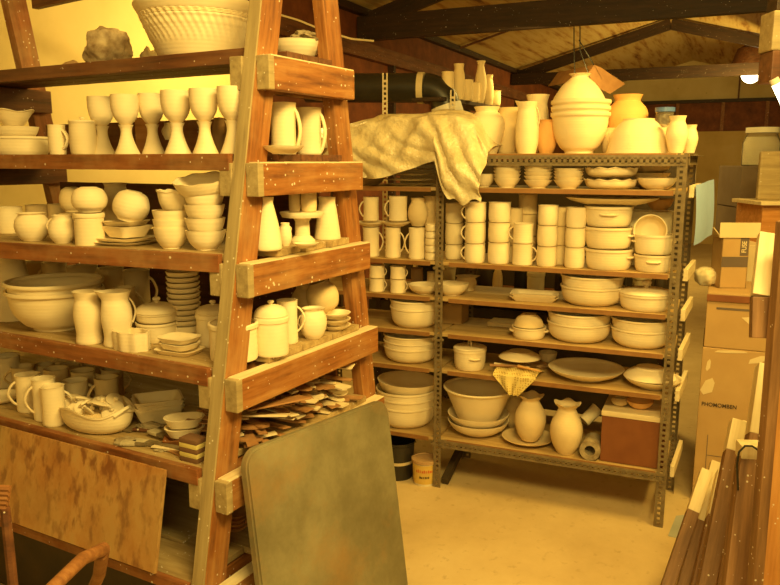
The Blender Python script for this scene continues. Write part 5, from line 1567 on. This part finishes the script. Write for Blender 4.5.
tag(link('shade_filler', MB().box((.62, 0, .19), (1.16, .42, .38), b=.008), 'dark', None, frame_mat(PA(.10, .30, 0), PA(1.2, .30, 0), UP), smooth=False), 'dark trunk added for the shade under the lowest shelf of the wooden rack', 'filler')  # dark box added to blacken the space under the rack
# ================================================================ BACK OF THE ROOM
# black stove pipe on slotted hangers
Yp = 5.05
a = aty(350, 88, Yp + .05); b_ = aty(425, 88, Yp - .05); R = 14.5 / FOC * fwd(b_)
e = empty('stove_pipe', Vector((b_.x, b_.y, b_.z - R)), 'fat black flue pipe with cream collars bending down behind the plastic sheet', 'pipe')
link('straight_pipe', MB().tube([a + (a - b_) * .6, a, a * .3 + b_ * .7, b_ - (b_ - a) * .05], R, 24), 'black', e)
dirx = (b_ - a).normalized(); el = []
c0 = b_ - UP * (R * 1.5)
for i in range(9):
    t = i / 8 * PI / 2 * .86; el.append(b_ + dirx * (R * 1.5 * math.sin(t)) - UP * (R * 1.5 * (1 - math.cos(t))))
link('elbow', MB().tube(el, R * 1.0, 24), 'black', e)
link('collar', MB().tube([b_ - dirx * .045, b_ - dirx * .005], R * 1.07, 24), 'cream_metal', e)
dl = (el[-1] - el[-2]).normalized()
link('collar', MB().tube([el[-1], el[-1] + dl * .09], R * 1.07, 24), 'white', e)
link('lower_pipe', MB().tube([el[-1] + dl * .07, el[-1] + dl * .30, el[-1] + dl * .35 - UP * .35, Vector((el[-1].x + .10, el[-1].y, .0))], R, 20), 'black', e)


def hanger(x, Y, y1, y0, lb):
    a = aty(x, y0, Y); t_ = aty(x, y1, Y)
    mb = MB(); L_ = t_.z + .0
    n = int(L_ / .03)
    mb.box((-.012, 0, L_ / 2), (.009, .003, L_)); mb.box((.012, 0, L_ / 2), (.009, .003, L_))
    for i in range(n): mb.box((0, 0, i * .03 + .008), (.016, .003, .014))
    return tag(link('slotted_post', mb, 'cream_metal', None, Matrix.Translation((a.x, Y, 0)), smooth=False), lb, 'post')


hanger(385, Yp - .30, 73, 110, 'slotted pale steel post crossing the black flue pipe')
hanger(452.5, 4.86, 90, 112, 'slotted pale steel post under the little shelf of vases')
# small shelf with vases
sa = aty(450, 98, 4.95); sb = aty(500, 106, 5.75)
sb.z = sa.z
e = empty('wall_shelf', (sa + sb) / 2, 'short dark shelf high up behind the plastic sheet carrying small vases', 'shelf')
sdir = (sb - sa).normalized(); sn = Vector((-sdir.y, sdir.x, 0))
link('board', MB().box(((sb - sa).length / 2 - .05, .10, -.012), ((sb - sa).length + .15, .22, .024), b=.002), 'rafter', e, frame_mat(sa, sb, UP), smooth=False)
link('post', MB().box(((sb - sa).length, .12, -sa.z / 2 - .012), (.03, .03, sa.z - .024)), 'rafter', e, frame_mat(sa, sb, UP), smooth=False)
L_ = (sb - sa).length
for i, (t, dd, w, yt, x, pr, lb) in enumerate(((-.02, .05, 13, 72, 448, 'cup', 'pale cup at the left end of the high little shelf'), (.13, .10, 13, 64, 459, 'slim_jug', 'tall shaded vase second from left on the high little shelf'),
                                              (.28, .05, 13, 80, 467, 'cup', 'short pot in the middle of the high little shelf'), (.43, .12, 12, 83, 474, 'cup', 'low cup behind the middle of the high little shelf'),
                                              (.55, .06, 12, 61, 481, 'big_vase', 'tallest vase on the high little shelf'), (.72, .12, 10, 75, 489, 'slim_jug', 'slim bottle right of the tallest vase on the high little shelf'), (.88, .07, 14, 91, 494, 'cup', 'wide low pot at the right end of the high little shelf'))):
    p = sa + sdir * (t * L_ + .0) + sn * dd; Y = p.y
    q = aty(x, yt, Y); rr = w / 2 / FOC * fwd(q)
    pp = Vector((q.x, Y, sa.z + .0008))
    pot('small_vase', lb, 'vase', pp, rr, max(.03, q.z - sa.z), pr, mat='clay2', t=.004)

# hanging shade lamp between the trusses (dome, lit bulb showing below)
dc = atplane(752, 62, room(6.2, 0, 0), RD)
rd = 19 / FOC * fwd(dc)
e = empty('dome_lamp', dc, 'dark dome lamp shade with a glowing bulb under the far beam at top right', 'lamp')
zt = atplane(752, 44, room(6.2, 0, 0), RD).z - dc.z
zb = atplane(752, 79, room(6.2, 0, 0), RD).z - dc.z
link('shade', MB().lathe([(rd * 1.0, -.05), (rd * .98, 0), (rd * .75, zt * .75), (rd * .3, zt), (0, zt), (0, zt - .01), (rd * .28, zt - .01), (rd * .72, zt * .72), (rd * .96, -.01), (rd * .98, -.05)], 36), 'wood_dark', e, Matrix.Identity(4), local=True)
link('bulb', MB().lathe([(0, zb - .06)] + [(.13 * math.sin(PI * i / 14), zb + .07 - .13 * math.cos(PI * i / 14)) for i in range(1, 14)] + [(0, zb + .2)], 24), 'bulb_glow', e, Matrix.Identity(4), local=True)
link('cord', MB().tube([(0, 0, zt - .01), (0, 0, zt + .3), (0, 0, zt + .46)], .01, 6), 'black', e, Matrix.Identity(4), local=True)

# shop-light reflector on wires above the stacked basins
Yl = 6.55
A1 = aty(595, 66, Yl); A2 = aty(622, 84, Yl - .05); A3 = aty(605, 96, Yl - .02); A0 = aty(570, 80, Yl + .2)
e = empty('hanging_hood', (A1 + A2) / 2, 'tilted tin lamp hood hanging on wires above the big stacked basins', 'lamp')
back = Vector((-.14, .75, .02))
mb = MB()
def slabq(a, b, c, d, t):
    n = (b - a).cross(c - a).normalized() * t
    vs = [a, b, c, d, a + n, b + n, c + n, d + n]
    mb.add(vs, [(0, 1, 2, 3), (7, 6, 5, 4), (0, 4, 5, 1), (1, 5, 6, 2), (2, 6, 7, 3), (3, 7, 4, 0)])
T1 = aty(594, 65, Yl); T2 = aty(601, 68, Yl); R1 = aty(625, 84, Yl); R0 = aty(610, 94, Yl); L1 = aty(583, 80, Yl)
slabq(T1, T2, T2 + back, T1 + back, .003); slabq(T2, R1, R1 + back, T2 + back, .003); slabq(T1, L1, L1 + back, T1 + back, .003); slabq(T1, T2, R1, R0, .003)
slabq(T1, R0, R0 + Vector((0, .003, 0)), L1, .003)
link('hood', mb, 'metal_edge', e, smooth=False)
for xx, yy, x2 in ((580, 30, 590), (574, 26, 575)):
    link('wire', MB().tube([aty(xx, 20, Yl + .1), aty(xx, yy + 20, Yl + .05), aty(x2, 78, Yl)], .005, 6), 'black', e)
link('wire', MB().tube([aty(579, 40, Yl + .07), aty(588, 55, Yl), T1], .005, 6), 'black', e)

# cables on the near tie beam
for i, (pts, mt, lb) in enumerate((([(345, 20), (362, 26), (378, 29), (393, 25), (404, 16)], 'black', 'dark cable looping over the near tie beam at the top'),
                                   ([(281, 15), (298, 20), (315, 27), (338, 35), (352, 39), (374, 41)], 'cream_metal', 'pale cable sagging between the uprights at the top left'),
                                   ([(375, 0), (388, 6), (400, 12), (410, 17), (408, 18)], 'black', 'dark cable running down from the roof to the near tie beam'))):
    Yc = (6.9, 4.6, 6.9)[i]
    tag(link('cable', MB().tube([aty(x, y, Yc) for x, y in pts], .006, 6), mt), lb, 'cable')

# back table with things seen through the shelves
e = empty('back_bench', Vector((1.4, 4.75, 0)), 'dark bench behind the metal shelving, glimpsed through the gaps', 'bench')
def bq(s, d, z): return PB(s, DEP + d, z)
beam('front_board', bq(.12, .40, .48), bq(1.85, .40, .48), .02, .56, UP, 'dark', e)  # closed dark front added to blacken the lower shelf gaps
beam('bench_top', bq(.12, .62, .80), bq(1.85, .62, .80), .5, .04, UP, 'shelf', e)
for s in (.16, 1.8):
    for d in (.42, .82): beam('leg', bq(s, d, 0), bq(s, d, .78), .06, .06, DB, 'rafter', e)
rr_ = random.Random(3)
kinds = [('tall dark bottle', 'dark', 'bottle', .035, .26), ('cream canister', 'paper', 'crock', .05, .15), ('black tin', 'black', 'crock', .05, .18), ('pale bottle', 'clay2', 'bottle', .03, .22), ('dark jug', 'dark', 'round_jug', .06, .2)]
for i in range(15):
    kd = kinds[i % 5]; s = .18 + i * .112
    pot('back_' + kd[0].split()[-1], '%s on the back bench, %s from the right, seen through the metal shelving' % (kd[0], ('first', 'second', 'third', 'fourth', 'fifth', 'sixth', 'seventh', 'eighth', 'ninth', 'tenth', 'eleventh', 'twelfth', 'thirteenth', 'fourteenth', 'fifteenth')[i]),
        kd[0].split()[-1], bq(s, .50 + .12 * (i % 2), .8205), kd[3], kd[4], kd[2], mat=kd[1], t=.004)
tag(link('dark_backing', MB().box((-.11, 0, .40), (1.76, .03, 1.50), b=.004), 'dark', None, frame_mat(bq(1.11, .90, .45), bq(2.1, .90, .45), UP), smooth=False), 'dark backing added to blacken the gaps behind the metal shelving', 'board')  # added sheet, darkens what shows through the shelving
# blue-grey paint patch on the floor
pa = [atz(x, y, .0) for x, y in ((668, 536), (676, 516), (694, 514), (690, 524), (684, 535), (676, 538))]
M['blue_paint'] = plain('blue_floor_paint', (.42, .44, .40), .8)
tag(link('paint_patch', MB().prism([(p.x, p.y) for p in pa], .0004, .0012), 'blue_paint', smooth=False), 'blue-grey paint patch on the floor beside the front foot of the shelving', 'paint patch')
